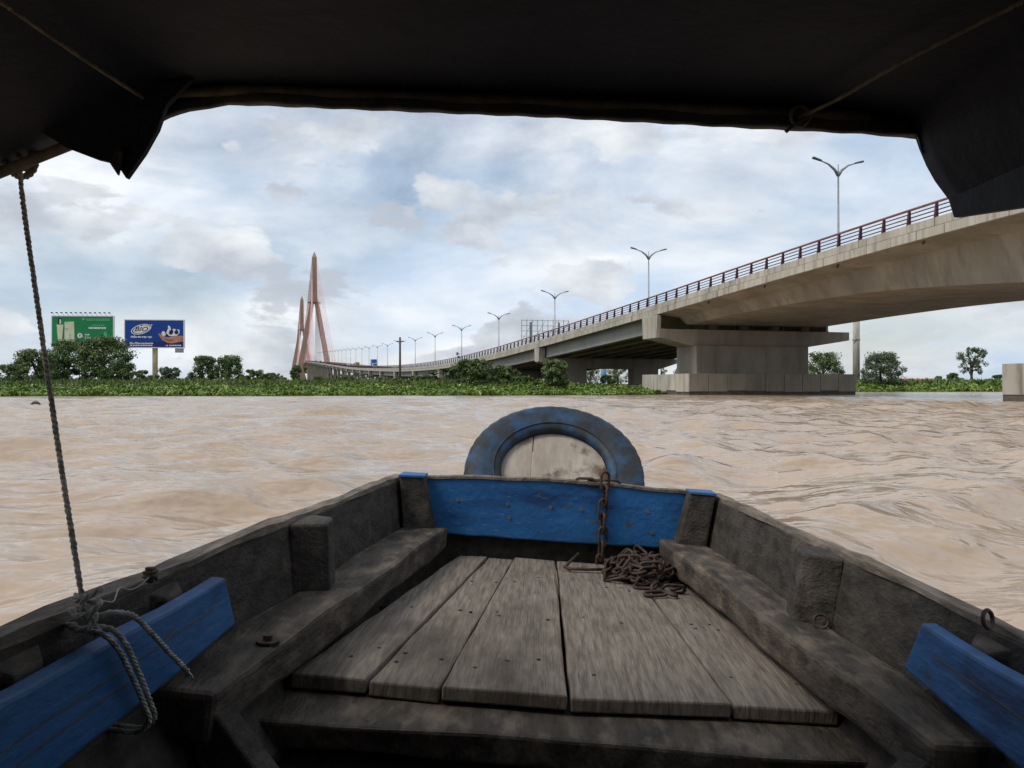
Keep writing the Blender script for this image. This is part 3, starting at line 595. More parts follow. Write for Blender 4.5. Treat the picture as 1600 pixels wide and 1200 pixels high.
T('leafy_tree', 'airy tree left one of the pair right of the blue billboard', 316, 108, 50, 556, 'leaf_a', ncl=34, per=110, gap=.85, trunk_frac=.2)
T('leafy_tree', 'airy tree right one of the pair right of the blue billboard', 358, 108, 60, 556, 'leaf_a', ncl=40, per=110, gap=.85, trunk_frac=.2)
T('bush', 'dark bush right of the pair of airy trees', 394, 104, 50, 578, 'leaf_a', 'bush', ncl=24)
T('bush', 'low bush midway between the airy trees and the pylons', 430, 104, 48, 583, 'leaf_b', 'bush', ncl=20)
T('bush', 'dark pointed shrub in front of the farther pylon foot', 462, 112, 20, 571, 'leaf_a', 'bush', ncl=20)
T('bush', 'low fresh green bush below the start of the far piers', 497, 94, 56, 589, 'leaf_c', 'bush', ncl=20)
T('bush', 'low bright bush under the far curve of the bridge', 550, 94, 66, 589, 'leaf_c', 'bush', ncl=22)
T('bush', 'low bush left of the utility pole foot', 602, 93, 60, 590, 'leaf_b', 'bush', ncl=20)
T('bush', 'low fresh bush right of the utility pole foot', 655, 92, 66, 587, 'leaf_c', 'bush', ncl=24)
T('bush', 'big dark shrub in front of the bridge left of centre', 738, 87, 78, 562, 'leaf_a', 'bush', ncl=46, per=130)
T('bush', 'green shrub right of the big dark shrub', 786, 87, 52, 572, 'leaf_b', 'bush', ncl=30)
T('bush', 'low green bush between the big shrub and the round bush', 822, 86, 50, 588, 'leaf_c', 'bush', ncl=20)
T('bush', 'round bright-leaved bush beside the dark bridge pier', 868, 84.5, 44, 563, 'leaf_b', 'bush', leaf=.34, ncl=40, per=90)
T('leafy_tree', 'wide olive tree seen under the bridge left of the blue post', 922, 190, 40, 573, 'leaf_b', ncl=26)
T('leafy_tree', 'olive tree seen under the bridge right of the blue post', 965, 190, 46, 570, 'leaf_b', ncl=30)
T('bush', 'dark bush at the foot of the light blue post', 950, 165, 30, 586, 'leaf_a', 'bush', ncl=20)
T('leafy_tree', 'thin airy tree seen in the gap left of the main pier', 1034, 180, 22, 560, 'leaf_d', ncl=18, per=60, gap=.8)
T('bush', 'dark shrub in the gap left of the main pier', 1062, 170, 26, 574, 'leaf_a', 'bush', ncl=18)
T('leafy_tree', 'rounded tree just right of the main pier column', 1285, 143, 80, 551, 'leaf_b', ncl=40, per=120, leaf=.34)
T('leafy_tree', 'rounded tree in front of the foot of the tall concrete post', 1377, 138, 78, 551, 'leaf_d', ncl=44, per=120, leaf=.34)
T('slender_tree', 'tall slender tree with sparse crown on the right bank', 1519, 205, 56, 543, 'leaf_d', ncl=44, per=60, leaf=.4, gap=.52, trunk_frac=.7)
T('bush', 'dark bush left of the slender tree', 1490, 210, 28, 583, 'leaf_a', 'bush', leaf=.4, ncl=18)
T('bush', 'small bush at right, partly hidden by the right pile cap', 1562, 208, 30, 586, 'leaf_a', 'bush', leaf=.4, ncl=18)
T('bush', 'small bush right of the red roof', 1467, 215, 16, 588, 'leaf_a', 'bush', leaf=.4, ncl=12)
T('leafy_tree', 'long tree line patch hidden behind the main pier at right', 1215, 165, 90, 575, 'leaf_a', leaf=.36, ncl=30)
for k, (px, d, wp, tp_) in enumerate(((410, 330, 30, 588), (440, 360, 36, 590), (250, 330, 40, 588), (290, 350, 40, 590), (375, 340, 30, 589))):
    T('distant_tree_or_shade_fill', 'distant low tree on the horizon behind the left bank', px, d, wp, tp_, 'leaf_a', leaf=.7, ncl=14, per=50, group='distant trees behind the left bank')
for px, d, wp, tp_ in [(520+14*k, 760, 20, 583+k % 3) for k in range(6)]+[(602+18*k, 470, 26, 578+(k*2) % 5) for k in range(7)]:  # dark crowns added to stand in for the shaded soffit of the far deck
    T('distant_tree_or_shade_fill', 'dark tree shape added to stand in for shade beneath the far spans of the bridge', px, d, wp, tp_, 'leaf_a', leaf=1.1, ncl=14, per=60, group='distant trees beneath the far spans')
# broad-leaved banana-like plants
for (px, lab) in ((697, 'pale broad-leaved banana plant left of the big dark shrub'), (678, 'small broad-leaved banana plant nearest the utility pole')):
    d = 86; r0 = empty('banana_plant', (gx(px, d), d, land_z(gx(px, d), d))); tag(r0, lab, 'plant')
    hh = 2.3 if px == 697 else 1.8
    MB().tube([(0, 0, 0), (0, 0, hh*.6)], [.12, .08], 6).build('stem', 'leaf_c', r0)
    for k in range(8):
        a = k*.785+random.uniform(-.3, .3); L = random.uniform(.9, 1.4)*hh*.5; mb = MB(); rows = []
        for q in range(6):
            u_ = q/5; rr = L*u_; z = hh*.55+hh*.55*u_-.55*hh*u_*u_*random.uniform(.7, 1); ww = .2*math.sin(math.pi*min(.97, u_+.06))
            c_ = Vector((math.cos(a)*rr, math.sin(a)*rr, z)); sd_ = Vector((-math.sin(a), math.cos(a), 0))*ww
            rows.append([c_-sd_, c_+Vector((0, 0, -.05)), c_+sd_])
        mb.loft(rows, cap=False, close=False); mb.build('leaf', 'leaf_c', r0, True)
tw = empty('sapling', (gx(715, 86), 86, .7)); tag(tw, 'thin dark twig sticking up above the bridge railing line', 'plant')
MB().tube([(0, 0, 0), (.05, 0, 1.6), (0, 0, gz(550, 86)-.7)], [.05, .035, .02], 5).build('stem', 'bark', tw)
v, f = leaf_cloud([(0, 0, gz(553, 86)-.7), (.1, 0, gz(558, 86)-.7)], [.16, .12], 26, .16); big_mesh('crown', v, f, 'leaf_a', tw)
# floating hyacinth mat and tall grass: uncountable
def band(name, label, m, n_, o0, o1, hgt, wid, xr, lean, cat, rise=0.0):
    x = rng.uniform(xr[0], xr[1], n_); xs, ys = zip(*shore)
    y0 = np.interp(x, xs, ys); o = rng.uniform(0, 1, n_)**1.2*(o1-o0)+o0+.9*np.sin(x*.35)+.5*np.sin(x*1.3+1); y = y0+o
    gz0 = np.clip(-.25+1.15*np.clip(o/9, 0, 1)**.7, 0.02, None)+rise*np.clip((o-o0)/(o1-o0), 0, 1)
    hh = hgt*rng.uniform(.5, 1.25, n_)*(.75+.35*np.sin(x*.8+o)+.15*np.sin(x*2.3)); ww = wid*rng.uniform(.6, 1.3, n_)
    a = rng.uniform(0, 6.28, n_); le = lean*rng.normal(size=(n_, 2))
    p = np.stack([x, y, gz0+hh*.5], -1); side = np.stack([np.cos(a), np.sin(a), np.zeros(n_)], -1)*ww[:, None]*.5
    up_ = np.stack([le[:, 0]*hh, le[:, 1]*hh, hh*.5], -1)
    v = np.stack([p-up_-side*.35, p+side*-1.0+up_*.25, p+up_, p+side+up_*.25], 1).reshape(-1, 3)
    ob = big_mesh(name, v, np.arange(n_*4).reshape(-1, 4), m); tag(ob, label, cat, kind='stuff')
band('water_hyacinth', 'floating mat of bright green water hyacinth along the far bank', 'hyacinth', 62000, -2.5, 8, .36, .27, (-75, 17), .45, 'plants')
band('water_hyacinth', 'bright green plant belt along the right bank beyond the pier', 'hyacinth', 26000, -2, 9, .6, .42, (30, 125), .45, 'plants')
band('tall_grass', 'tall green grass and weeds behind the hyacinth on the left bank', 'grass', 42000, 6, 26, .50, .13, (-95, 6), .25, 'grass', .25)
band('tall_grass', 'green grass field behind the right bank plants', 'grass', 22000, 7, 60, 1.1, .34, (34, 180), .3, 'grass', .3)
dw = empty('driftwood', (gx(55, 38), 38, .03)); tag(dw, 'small dark piece of driftwood floating near the left edge', 'driftwood')
MB().tube([(-.2, 0, -.03), (-.05, 0, .05), (.1, .03, .04), (.22, .05, -.04)], [.03, .07, .06, .02], 7).build('log', 'bark', dw, True); MB().tube([(0, 0, .05), (.04, 0, .16)], [.025, .01], 5).build('twig', 'bark', dw)

# ------------------------------------------------------------------ the boat (frame: origin at eye height, x right, y to the bow)
BOAT = Matrix.Translation((0, 0, EYE)) @ Matrix.Rotation(RAD(-2), 4, 'Z') @ Matrix.Rotation(RAD(3.2), 4, 'Y')
boat = empty('wooden_boat', mw=BOAT); tag(boat, 'open wooden river boat with blue bow board seen from inside', 'boat')
def hw(y): return float(np.interp(y, [-2.7, -1, 0, 1, 1.4, 1.7, 2.2, 3.12], [.70, .76, .755, .715, .695, .68, .63, .548]))
ZT, ZB = -.36, -.515
def wob(y, k, a=.0018): return a*(math.sin(y*7.3+k)+.6*math.sin(y*17.1+2*k)+.4*math.sin(y*39+k*3))
ys = [-2.7+.09*k for k in range(65)]; ys = [y for y in ys if y < 3.1]+[3.11]
for sg in (-1, 1):
    X = lambda r_: BX+sg*r_
    mb = MB(); mb.loft([[(X(hw(y)+wob(y, 1)), y, ZT+wob(y, 2)), (X(hw(y)+.034+wob(y, 3)), y, ZT-.004+wob(y, 4)), (X(hw(y)+.01), y, ZB-.03), (X(hw(y)-.025), y, ZB-.03)] for y in ys]); mb.build('side_plank', 'darkwood', boat)
    mb = MB(); mb.loft([[(X(hw(y)-.002+wob(y, 5, .003)), y, ZT+.001+wob(y, 2)), (X(hw(y)+.038+wob(y, 3)), y, ZT-.002+wob(y, 4)), (X(hw(y)+.038), y, ZT+.012+wob(y, 6, .003)), (X(hw(y)+.001+wob(y, 5, .003)), y, ZT+.013+wob(y, 7, .003))] for y in ys]); mb.build('gunwale_cap', 'edge', boat)
    mb = MB(); mb.loft([[(X(hw(y)-.026), y, ZB-.028), (X(hw(y)+.009), y, ZB-.028), (X(hw(y)-.12), y, -1.0), (X(hw(y)-.15), y, -.72)] for y in ys]); mb.build('lower_strake', 'darkwood', boat)
    yb = [1.35+.085*k for k in range(21)]; inn = lambda y: float(np.interp(y, [1.35, 3.06], [.565, .375]))
    yb = [y for y in yb if y < 3.05]+[3.06]
    mb = MB(); mb.loft([[(X(inn(y)+wob(y, 1+sg, .003)), y, ZB+wob(y, 2+sg, .003)), (X(hw(y)-.022), y, ZB+wob(y, 8, .003)), (X(hw(y)-.03), y, ZB-.08), (X(inn(y)+.004), y, ZB-.085+wob(y, 3, .004))] for y in yb]); mb.build('side_bench', 'bench', boat, bevel=.012)
    # rib stub, bow corner post, lower rib
    yr = 2.06; r1 = hw(yr)-.02
    mb = MB(); mb.hexa([(X(r1-.075), yr-.02, ZB-.01), (X(r1+.01), yr-.06, ZB-.01), (X(r1+.01), yr+.10, ZB-.01), (X(r1-.065), yr+.08, ZB-.01), (X(r1-.06), yr-.02, ZT+.004), (X(r1+.022), yr-.06, ZT+.004), (X(r1+.022), yr+.10, ZT+.004), (X(r1-.05), yr+.08, ZT+.004)]); mb.build('rib', 'darkwood', boat, bevel=.008)
    mb = MB(); mb.hexa([(X(.425), 2.99, ZB-.01), (X(.525), 2.97, ZB-.01), (X(.53), 3.075, ZB-.01), (X(.425), 3.075, ZB-.01), (X(.465), 2.99, ZT+.018), (X(.548), 2.97, ZT+.018), (X(.548), 3.075, ZT+.018), (X(.465), 3.075, ZT+.018)]); mb.build('corner_post', 'darkwood', boat, bevel=.008)
    mb = MB(); mb.hexa([(X(.462), 2.985, ZT+.019), (X(.55), 2.965, ZT+.019), (X(.55), 3.08, ZT+.019), (X(.462), 3.08, ZT+.019), (X(.462), 2.985, ZT+.026), (X(.55), 2.965, ZT+.026), (X(.55), 3.08, ZT+.026), (X(.462), 3.08, ZT+.026)]); mb.build('post_cap', 'blue', boat)
    for yl in (1.36, .4, -.7, -1.8):
        r1 = hw(yl)-.04; mb = MB(); mb.hexa([(X(r1-.24), yl, -.73), (X(r1-.15), yl, -.73), (X(r1-.15), yl+.07, -.73), (X(r1-.24), yl+.07, -.73), (X(r1-.085), yl, -.545), (X(r1-.012), yl, -.545), (X(r1-.012), yl+.07, -.545), (X(r1-.085), yl+.07, -.545)]); mb.build('rib', 'darkwood', boat, bevel=.006)
    # blue wash board with spacer blocks
    f0 = lambda y: float(np.interp(y, [-2, .99, 1.57], [.745, .69, .66]))
    yw = [-2+.12*k for k in range(30)]; yw = [y for y in yw if y < 1.54]+[1.565]
    mb = MB(); mb.loft([[(X(f0(y)), y, -.388+wob(y, 3, .003)), (X(f0(y)-.028), y, -.39+wob(y, 3, .003)), (X(f0(y)-.042), y+.03*(y > 1.5), float(np.interp(y, [.9, 1.57], [-.525, -.478]))+wob(y, 1, .003)), (X(f0(y)-.014), y+.03*(y > 1.5), float(np.interp(y, [.9, 1.57], [-.525, -.478]))+wob(y, 1, .003))] for y in yw]); mb.build('wash_board', 'blue', boat, bevel=.006)
    for (ya, yb2, zc_) in ((.55, 1.50, .42), (.75, 1.22, .62)):
        mb = MB(); mb.tube([(X(f0(y)-.0285-.014*zc_+.0004), y, -.39+(float(np.interp(y, [.9, 1.57], [-.525, -.478]))+.39)*zc_+wob(y, 4, .0015)) for y in np.linspace(ya, yb2, 24)], .0014, 5); mb.build('crack', 'darkwood', boat)
    for yk in (1.40, 1.02, .5):
        mb = MB(); mb.hexa([(X(f0(yk)), yk, -.44), (X(hw(yk)), yk-.02, -.44), (X(hw(yk)), yk+.09, -.44), (X(f0(yk)), yk+.06, -.44), (X(f0(yk)), yk, -.385), (X(hw(yk)), yk-.02, -.372), (X(hw(yk)), yk+.09, -.372), (X(f0(yk)), yk+.06, -.385)]); mb.build('spacer_block', 'bench', boat, bevel=.005)
mb = MB(); mb.loft([[(BX-hw(y)+.13, y, -.75), (BX+hw(y)-.13, y, -.75), (BX+hw(y)-.13, y, -.99), (BX-hw(y)+.13, y, -.99)] for y in ys]); mb.build('hull_bottom', 'darkwood', boat)
mb = MB(); mb.box(BX-.74, BX+.74, -2.74, -2.68, -1.0, -.3); mb.build('stern_board', 'darkwood', boat)
nn = 12; top = [(BX-.535+1.07*k/nn, -.355+.018*math.sin(math.pi*k/nn)+wob(k*.3, 2, .002)) for k in range(nn+1)]
bot = [(BX+.44-.88*k/nn, -.552+wob(k*.4, 1, .003)) for k in range(nn+1)]
mb = MB(); mb.loft([[(x, 3.078, z) for x, z in top+bot], [(x, 3.116, z) for x, z in top+bot]]); mb.build('bow_board', 'blue', boat, bevel=.006)
mb = MB(); mb.loft([[(x, 3.072, z-.002) for x, z in top]+[(x, 3.072, z+.007) for x, z in top[::-1]], [(x, 3.122, z-.002) for x, z in top]+[(x, 3.122, z+.007) for x, z in top[::-1]]]); mb.build('board_cap', 'edge', boat)
mb = MB(); mb.hexa([(BX-.45, 3.13, -1.0), (BX+.45, 3.13, -1.0), (BX+.45, 3.17, -1.0), (BX-.45, 3.17, -1.0), (BX-.55, 3.13, -.37), (BX+.55, 3.13, -.37), (BX+.55, 3.17, -.37), (BX-.55, 3.17, -.37)]); mb.build('bow_planking', 'darkwood', boat)
for (x, z) in ((-.28, -.425), (-.10, -.43), (.055, -.43), (.165, -.432), (-.09, -.475), (.40, -.425), (-.36, -.50), (.42, -.50)):
    mb = MB(); mb.tube([(x, 3.079, z), (x, 3.0745, z)], .006, 8); mb.build('nail', 'bench', boat)
pl = [((-.485, 1.757), (-.327, 1.752), (-.162, 3.075), (-.262, 3.075)), ((-.322, 1.752), (-.174, 1.737), (-.068, 3.075), (-.157, 3.075)), ((-.169, 1.735), (.084, 1.728), (.081, 3.075), (-.064, 3.075)),
      ((.093, 1.728), (.420, 1.757), (.343, 3.06), (.089, 3.075)), ((.427, 1.76), (.64, 1.762), (.56, 3.0), (.350, 3.06))]
for k, q in enumerate(pl):
    z1 = -.62+(.0, -.004, .003, .0, -.003)[k]; ny = 16; rows = []
    for i in range(ny+1):
        u_ = i/ny; a = [q[0][j]+(q[3][j]-q[0][j])*u_ for j in (0, 1)]; c = [q[1][j]+(q[2][j]-q[1][j])*u_ for j in (0, 1)]
        e1, e2 = wob(u_*2, k, .0009), wob(u_*2, k+5, .0009)
        rows.append([(a[0]+e1, a[1], z1-.032), (c[0]+e2, c[1], z1-.032), (c[0]+e2, c[1], z1+wob(u_*3, k, .0015)), (a[0]+e1, a[1], z1+wob(u_*3, k+2, .0015))])
    mb = MB(); mb.loft(rows); p = mb.build('floor_plank', 'plank', boat, bevel=.005)
    nm = MB()
    for u_ in (.10, .14, .42, .45, .72):
        for s_ in (.2, .5, .8):
            if random.random() < .6: continue
            x = (q[0][0]+(q[1][0]-q[0][0])*s_)*(1-u_)+(q[3][0]+(q[2][0]-q[3][0])*s_)*u_+random.uniform(-.01, .01); y = q[0][1]+(q[3][1]-q[0][1])*u_+random.uniform(-.02, .02)
            nm.tube([(x, y, z1-.004), (x, y, z1+.002)], .0045, 7)
    if nm.v:
        o = nm.build('nail_heads', 'rust', p); o['kind'] = 'stuff'
yy = [-.60+.09*k for k in range(15)]
mb = MB(); mb.loft([[(x, 1.615+wob(x, 1, .004), -.662+wob(x, 2, .002)), (x, 1.84, -.656), (x, 1.84, -.72), (x, 1.625+wob(x, 3, .005), -.722+wob(x, 4, .004))] for x in [BX+q for q in yy]]); mb.build('cross_beam', 'bench', boat, bevel=.008)
mb = MB(); mb.box(BX-.5, BX+.5, 2.45, 2.53, -.72, -.655); mb.build('cross_beam', 'darkwood', boat)
mb = MB(); mb.box(BX-.62, BX+.62, .1, .4, -.69, -.65); mb.build('thwart', 'darkwood', boat)
def ring(name, p, R_, r_, rot, m='rust', parent=boat):
    mb = MB(); mb.tube([(R_*math.cos(q), R_*math.sin(q), 0) for q in [2*math.pi*k/16 for k in range(17)]], r_, 6, False); o = mb.build(name, m, parent, True); o.location = p; o.rotation_euler = rot; return o
ring('eye_ring', (-.535, 2.03, ZB+.014), .016, .0035, (RAD(70), 0, .4)); ring('eye_ring', (.668, 1.99, ZB+.014), .016, .0035, (RAD(65), 0, -.3)); ring('eye_ring', (.733, 1.40, ZT+.028), .014, .0035, (RAD(80), 0, .6)); ring('eye_ring', (.745, 1.29, ZT+.022), .014, .0035, (RAD(75), 0, .2))
mb = MB(); mb.tube([(-.492, 1.61, ZB-.004), (-.492, 1.61, ZB+.006)], .022, 14); mb.tube([(-.492, 1.61, ZB+.006), (-.492, 1.61, ZB+.016)], .009, 6); mb.build('bolt', 'rust', boat)
# wire and tie on the left gunwale
mb = MB(); mb.tube([(-.612+.006*math.sin(k*.55), 1.36-.0095*k, ZT+.017+.005*math.sin(k*.8)) for k in range(20)], .0011, 5); mb.build('tie_wire', 'zinc', boat)
mb = MB(); mb.tube([(-.612, 1.36, ZT+.01), (-.612, 1.36, ZT+.034)], [.006, .009], 7); mb.tube([(-.612+.010*math.cos(k*.7), 1.36+.010*math.sin(k*.7), ZT+.016+.0007*k) for k in range(20)], .003, 6); mb.build('wire_peg', 'bench', boat, True)

# tyre fender around the raked bow head
TY = BOAT @ Matrix.Translation((.068, 3.47, -.372)) @ Matrix.Rotation(RAD(-46), 4, 'X')
ty = empty('tyre_fender', mw=TY); tag(ty, 'old blue-painted rubber tyre fender standing on the bow', 'tyre')
prof = [(.212, -.055), (.225, -.07), (.25, -.078), (.30, -.082), (.335, -.075), (.356, -.06), (.363, -.03), (.365, 0), (.363, .03), (.356, .06), (.335, .075), (.30, .082), (.25, .078), (.225, .07), (.212, .055), (.222, .03), (.225, 0), (.222, -.03)]
mb = MB(); rings = []
NT = 120
for k in range(NT+1):
    a = 2*math.pi*k/NT; gr = .0025 if k % 3 == 0 else 0
    rings.append([((r_-(gr if r_ > .35 else 0))*math.cos(a), yv, (r_-(gr if r_ > .35 else 0))*math.sin(a)) for r_, yv in prof])
mb.loft(rings, cap=False); mb.build('tyre', 'tyre', ty, True)
for rr, yv in ((.245, -.0765),):
    mb = MB(); mb.tube([(rr*math.cos(2*math.pi*k/64), yv, rr*math.sin(2*math.pi*k/64)) for k in range(65)], .005, 5, False); mb.build('sidewall_rib', 'tyre', ty, True)
hb = empty('bow_head', mw=TY); tag(hb, 'cream-painted two-plank bow head inside the blue tyre', 'bow board')
def headplank(x0, x1):
    up_ = []; N = 14
    for k in range(N+1):
        x = x0+(x1-x0)*k/N; up_.append((x, math.sqrt(max(.0, .219**2-x*x))))
    pts = up_+[(x1, -.20), (x0, -.20)]
    mb = MB(); mb.loft([[(x, -.035, z) for x, z in pts], [(x, .02, z) for x, z in pts]]); return mb
headplank(-.217, -.0925).build('plank', 'cream', hb, bevel=.003); headplank(-.0895, .217).build('plank', 'cream', hb, bevel=.003)

# rusty chain
ch = empty('chain', mw=BOAT @ Matrix.Translation((.36, 2.87, -.62))); tag(ch, 'rusty iron chain hanging over the blue board and heaped on planks', 'chain')
def link_mesh():
    L, w_, r_ = .021, .0145, .0052; path = []
    for k in range(7): q = -math.pi/2+math.pi*k/6; path.append((L+w_*math.cos(q), w_*math.sin(q), 0))
    for k in range(7): q = math.pi/2+math.pi*k/6; path.append((-L+w_*math.cos(q), w_*math.sin(q), 0))
    path.append(path[0]); mb = MB(); mb.tube(path, r_, 6, False); return mb
lk0 = link_mesh().build('link', 'rust', ch, True)
first = [True]
def put_link(p, tdir, roll):
    t = Vector(tdir).normalized(); up_ = Vector((0, 0, 1)) if abs(t.z) < .95 else Vector((0, 1, 0)); b_ = up_.cross(t).normalized(); c_ = t.cross(b_)
    R_ = Matrix((t, b_, c_)).transposed() @ Matrix.Rotation(roll, 3, 'X')
    o = lk0 if first[0] else share(lk0, ch)
    first[0] = False; o.location = p; o.rotation_euler = R_.to_euler()
O = Vector((.36, 2.87, -.62))
for k in range(7): put_link(Vector((.243+.003*math.sin(k*2), 3.062-.003*(k % 2), -.338-.049*k))-O+Vector((0, 0, .012)), (0, .02, 1), (k % 2)*math.pi/2+.35)
for k, p in enumerate(((.215, 3.085, -.335), (.175, 3.095, -.336), (.225, 3.11, -.334), (.265, 3.10, -.337))): put_link(Vector(p)-O, (1, .25*(-1)**k, .05), .4+(k % 2)*1.3)
path = []
for k in range(400):
    q = k*.155; lay = k/400; rx = .098-.042*lay+.018*math.sin(q*1.7+1); ry = .118-.055*lay+.03*math.sin(q*2.3)
    path.append(Vector((rx*math.cos(q)+.012*math.sin(q*3.1), ry*math.sin(q)+.012*math.cos(q*2.7), .010+.058*lay*(1-.35*math.sin(q*1.3)**2))))
acc = 0; k = 0
for i in range(1, len(path)):
    acc += (path[i]-path[i-1]).length
    if acc > .046:
        acc = 0; k += 1; put_link(path[i]+Vector((random.uniform(-.008, .008), random.uniform(-.008, .008), random.uniform(0, .006))), path[i]-path[i-1]+Vector((random.gauss(0, .004), random.gauss(0, .004), random.gauss(0, .003))), (k % 2)*1.4+.25+random.uniform(-.3, .3))
for k, (x, y) in enumerate(((.0, -.15), (.03, -.185), (.06, -.215), (.085, -.18), (.10, -.14), (-.03, -.12), (.02, -.24))): put_link((x, y, .009+.004*(k % 2)), (math.cos(k*1.1), math.sin(k*1.1), .05), .2+(k % 2)*.9)
mb = MB(); mb.tube([Vector(p)-O for p in ((.160, 3.0, -.575), (.128, 2.955, -.598), (.112, 2.925, -.609), (.125, 2.912, -.611), (.18, 2.912, -.610), (.25, 2.915, -.606))], .0052, 7); mb.build('hook', 'rust', ch, True)

# ropes (three twisted strands each)
def strand_rope(name, label, path, r_, m, pitch=.028, fuzz=0.0, parent=None, part='strand'):
    P = [Vector(p) for p in path]; dense = []
    for i in range(len(P)-1):
        p0, p1, p2, p3 = P[max(i-1, 0)], P[i], P[i+1], P[min(i+2, len(P)-1)]; nseg = max(2, int((p2-p1).length/.004))
        for j in range(nseg):
            t_ = j/nseg; dense.append(.5*((2*p1)+(-p0+p2)*t_+(2*p0-5*p1+4*p2-p3)*t_**2+(-p0+3*p1-3*p2+p3)*t_**3))
    dense.append(P[-1])
    root = parent
    if root is None:
        root = empty(name, mw=BOAT); tag(root, label, 'rope')
    dist = 0; fr = []; up_ = None
    for i, p in enumerate(dense):
        t_ = (dense[min(i+1, len(dense)-1)]-dense[max(i-1, 0)]).normalized()
        if up_ is None: up_ = Vector((1, 0, 0)) if abs(t_.x) < .8 else Vector((0, 1, 0))
        a = t_.cross(up_).normalized(); up_ = a.cross(t_).normalized()
        if i: dist += (p-dense[i-1]).length
        fr.append((p, a, up_, dist))
    for s_ in range(3):
        pts = [p+(a*math.cos(2*math.pi*(d_/pitch+s_/3))+u_*math.sin(2*math.pi*(d_/pitch+s_/3)))*r_*.5+Vector((random.gauss(0, 1), random.gauss(0, 1), random.gauss(0, 1)))*fuzz for p, a, u_, d_ in fr]
        mb = MB(); mb.tube(pts, r_*.56, 6); mb.build(part, m, root, True)
    return root
KN = Vector((-.604, 1.15, -.352))
rp = strand_rope('hanging_rope', 'grey rope hanging from the canopy and knotted round the left blue board', [(-.883, 1.39, .335), (-.868, 1.375, .27), (-.80, 1.325, .08), (-.71, 1.25, -.14), (-.622, 1.165, -.31), (-.605, 1.15, -.352)], .0042, 'rope', fuzz=.0003)
kp = [KN+Vector((.016*math.cos(q)*(1+.2*math.sin(q*.7)), .016*math.sin(q), -.012+.0032*q+.004*math.sin(q*2.1))) for q in [k*.5 for k in range(40)]]
kp = [Vector((p.x, p.y, p.z-.01)) for p in kp]
strand_rope('', '', kp, .0044, 'rope', fuzz=.0004, parent=rp, part='knot')
strand_rope('', '', [KN+Vector((.005, .0, -.015)), (-.578, 1.152, -.372), (-.563, 1.165, -.395), (-.557, 1.195, -.44), (-.550, 1.225, -.492), (-.548, 1.240, -.524), (-.575, 1.242, -.541), (-.64, 1.235, -.52), (-.70, 1.2, -.42), (-.685, 1.17, -.375), (-.62, 1.155, -.362)], .0042, 'rope', fuzz=.0003, parent=rp, part='loop')
strand_rope('', '', [KN+Vector((.008, .01, -.012)), (-.578, 1.172, -.370), (-.563, 1.185, -.393), (-.556, 1.217, -.445), (-.549, 1.243, -.495), (-.547, 1.255, -.524), (-.575, 1.258, -.541), (-.64, 1.25, -.52), (-.70, 1.22, -.42), (-.685, 1.19, -.375)], .0042, 'rope', fuzz=.0003, parent=rp, part='loop')
tl_ = strand_rope('', '', [KN+Vector((.012, .005, 0)), (-.578, 1.165, -.345), (-.560, 1.195, -.356), (-.553, 1.235, -.388), (-.546, 1.29, -.435), (-.540, 1.34, -.476), (-.539, 1.352, -.486)], .0042, 'rope', fuzz=.0003, parent=rp, part='tail')
for k in range(7):
    mb = MB(); e_ = Vector((-.539, 1.352, -.486)); mb.tube([e_, e_+Vector((random.uniform(-.008, .008), random.uniform(.004, .014), random.uniform(-.016, .004)))], .0016, 4); mb.build('frayed_end', 'rope', rp)
kt = [Vector((-.885, 1.395, .318))+Vector((.024*math.cos(q), .010*math.sin(q*.5), .024*math.sin(q)+.0015*q)) for q in [k*.5 for k in range(34)]]
strand_rope('', '', kt, .006, 'rope_dark', fuzz=.0004, parent=rp, part='upper_knot')

# ------------------------------------------------------------------ canopy
YC = 1.40
can = empty('boat_canopy', mw=BOAT); tag(can, 'black tarpaulin canopy over the boat framing the top of the view', 'canopy')
prof = [(-1.30, .16), (-1.12, .225), (-.92, .312), (-.79, .372), (-.70, .42), (-.63, .452), (-.54, .468), (-.3, .474), (0, .478), (.3, .478), (.48, .474), (.562, .460), (.574, .440), (.584, .415), (.597, .388), (.612, .364), (.630, .342), (.643, .327), (.655, .313)]
def prof_at(y):
    k = (YC-y)
    return [(x*(1+.05*min(1, k)), z+.012*min(1, k*2)-(0 if x < .62 else .03*min(1, k*1.5))+.006*math.sin(x*9+y*7)*min(1, k*3)) for x, z in prof]
yr_ = [YC-.0, YC-.04, YC-.1, YC-.2, YC-.35, .85, .5, 0, -.6, -1.3, -2.0, -2.8]
mb = MB(); mb.loft([[(x, y, z) for x, z in prof_at(y)]+[(x, y, z+.006) for x, z in prof_at(y)[::-1]] for y in yr_]); mb.build('roof_sheet', 'tarp', can, True)
xs = np.linspace(-.672, .588, 80); 
def hem_z(x): return float(np.interp(x, [-.672, -.64, -.6, -.54, -.5, 0, .3, .5, .575], [.395, .412, .425, .437, .438, .440, .437, .436, .432]))+.0009*math.sin(x*23)+.0008*math.sin(x*91+1)
def top_z(x): return float(np.interp(x, [p[0] for p in prof], [p[1] for p in prof]))
mb = MB(); mb.loft([[(x, YC+.004+.003*math.sin(x*23), hem_z(x)), (x, YC+.002, top_z(x)+.008), (x, YC-.008, top_z(x)-.003), (x, YC-.012+.004*math.sin(x*31), hem_z(x)+.002)] for x in xs]); mb.build('hem', 'hem', can, True)
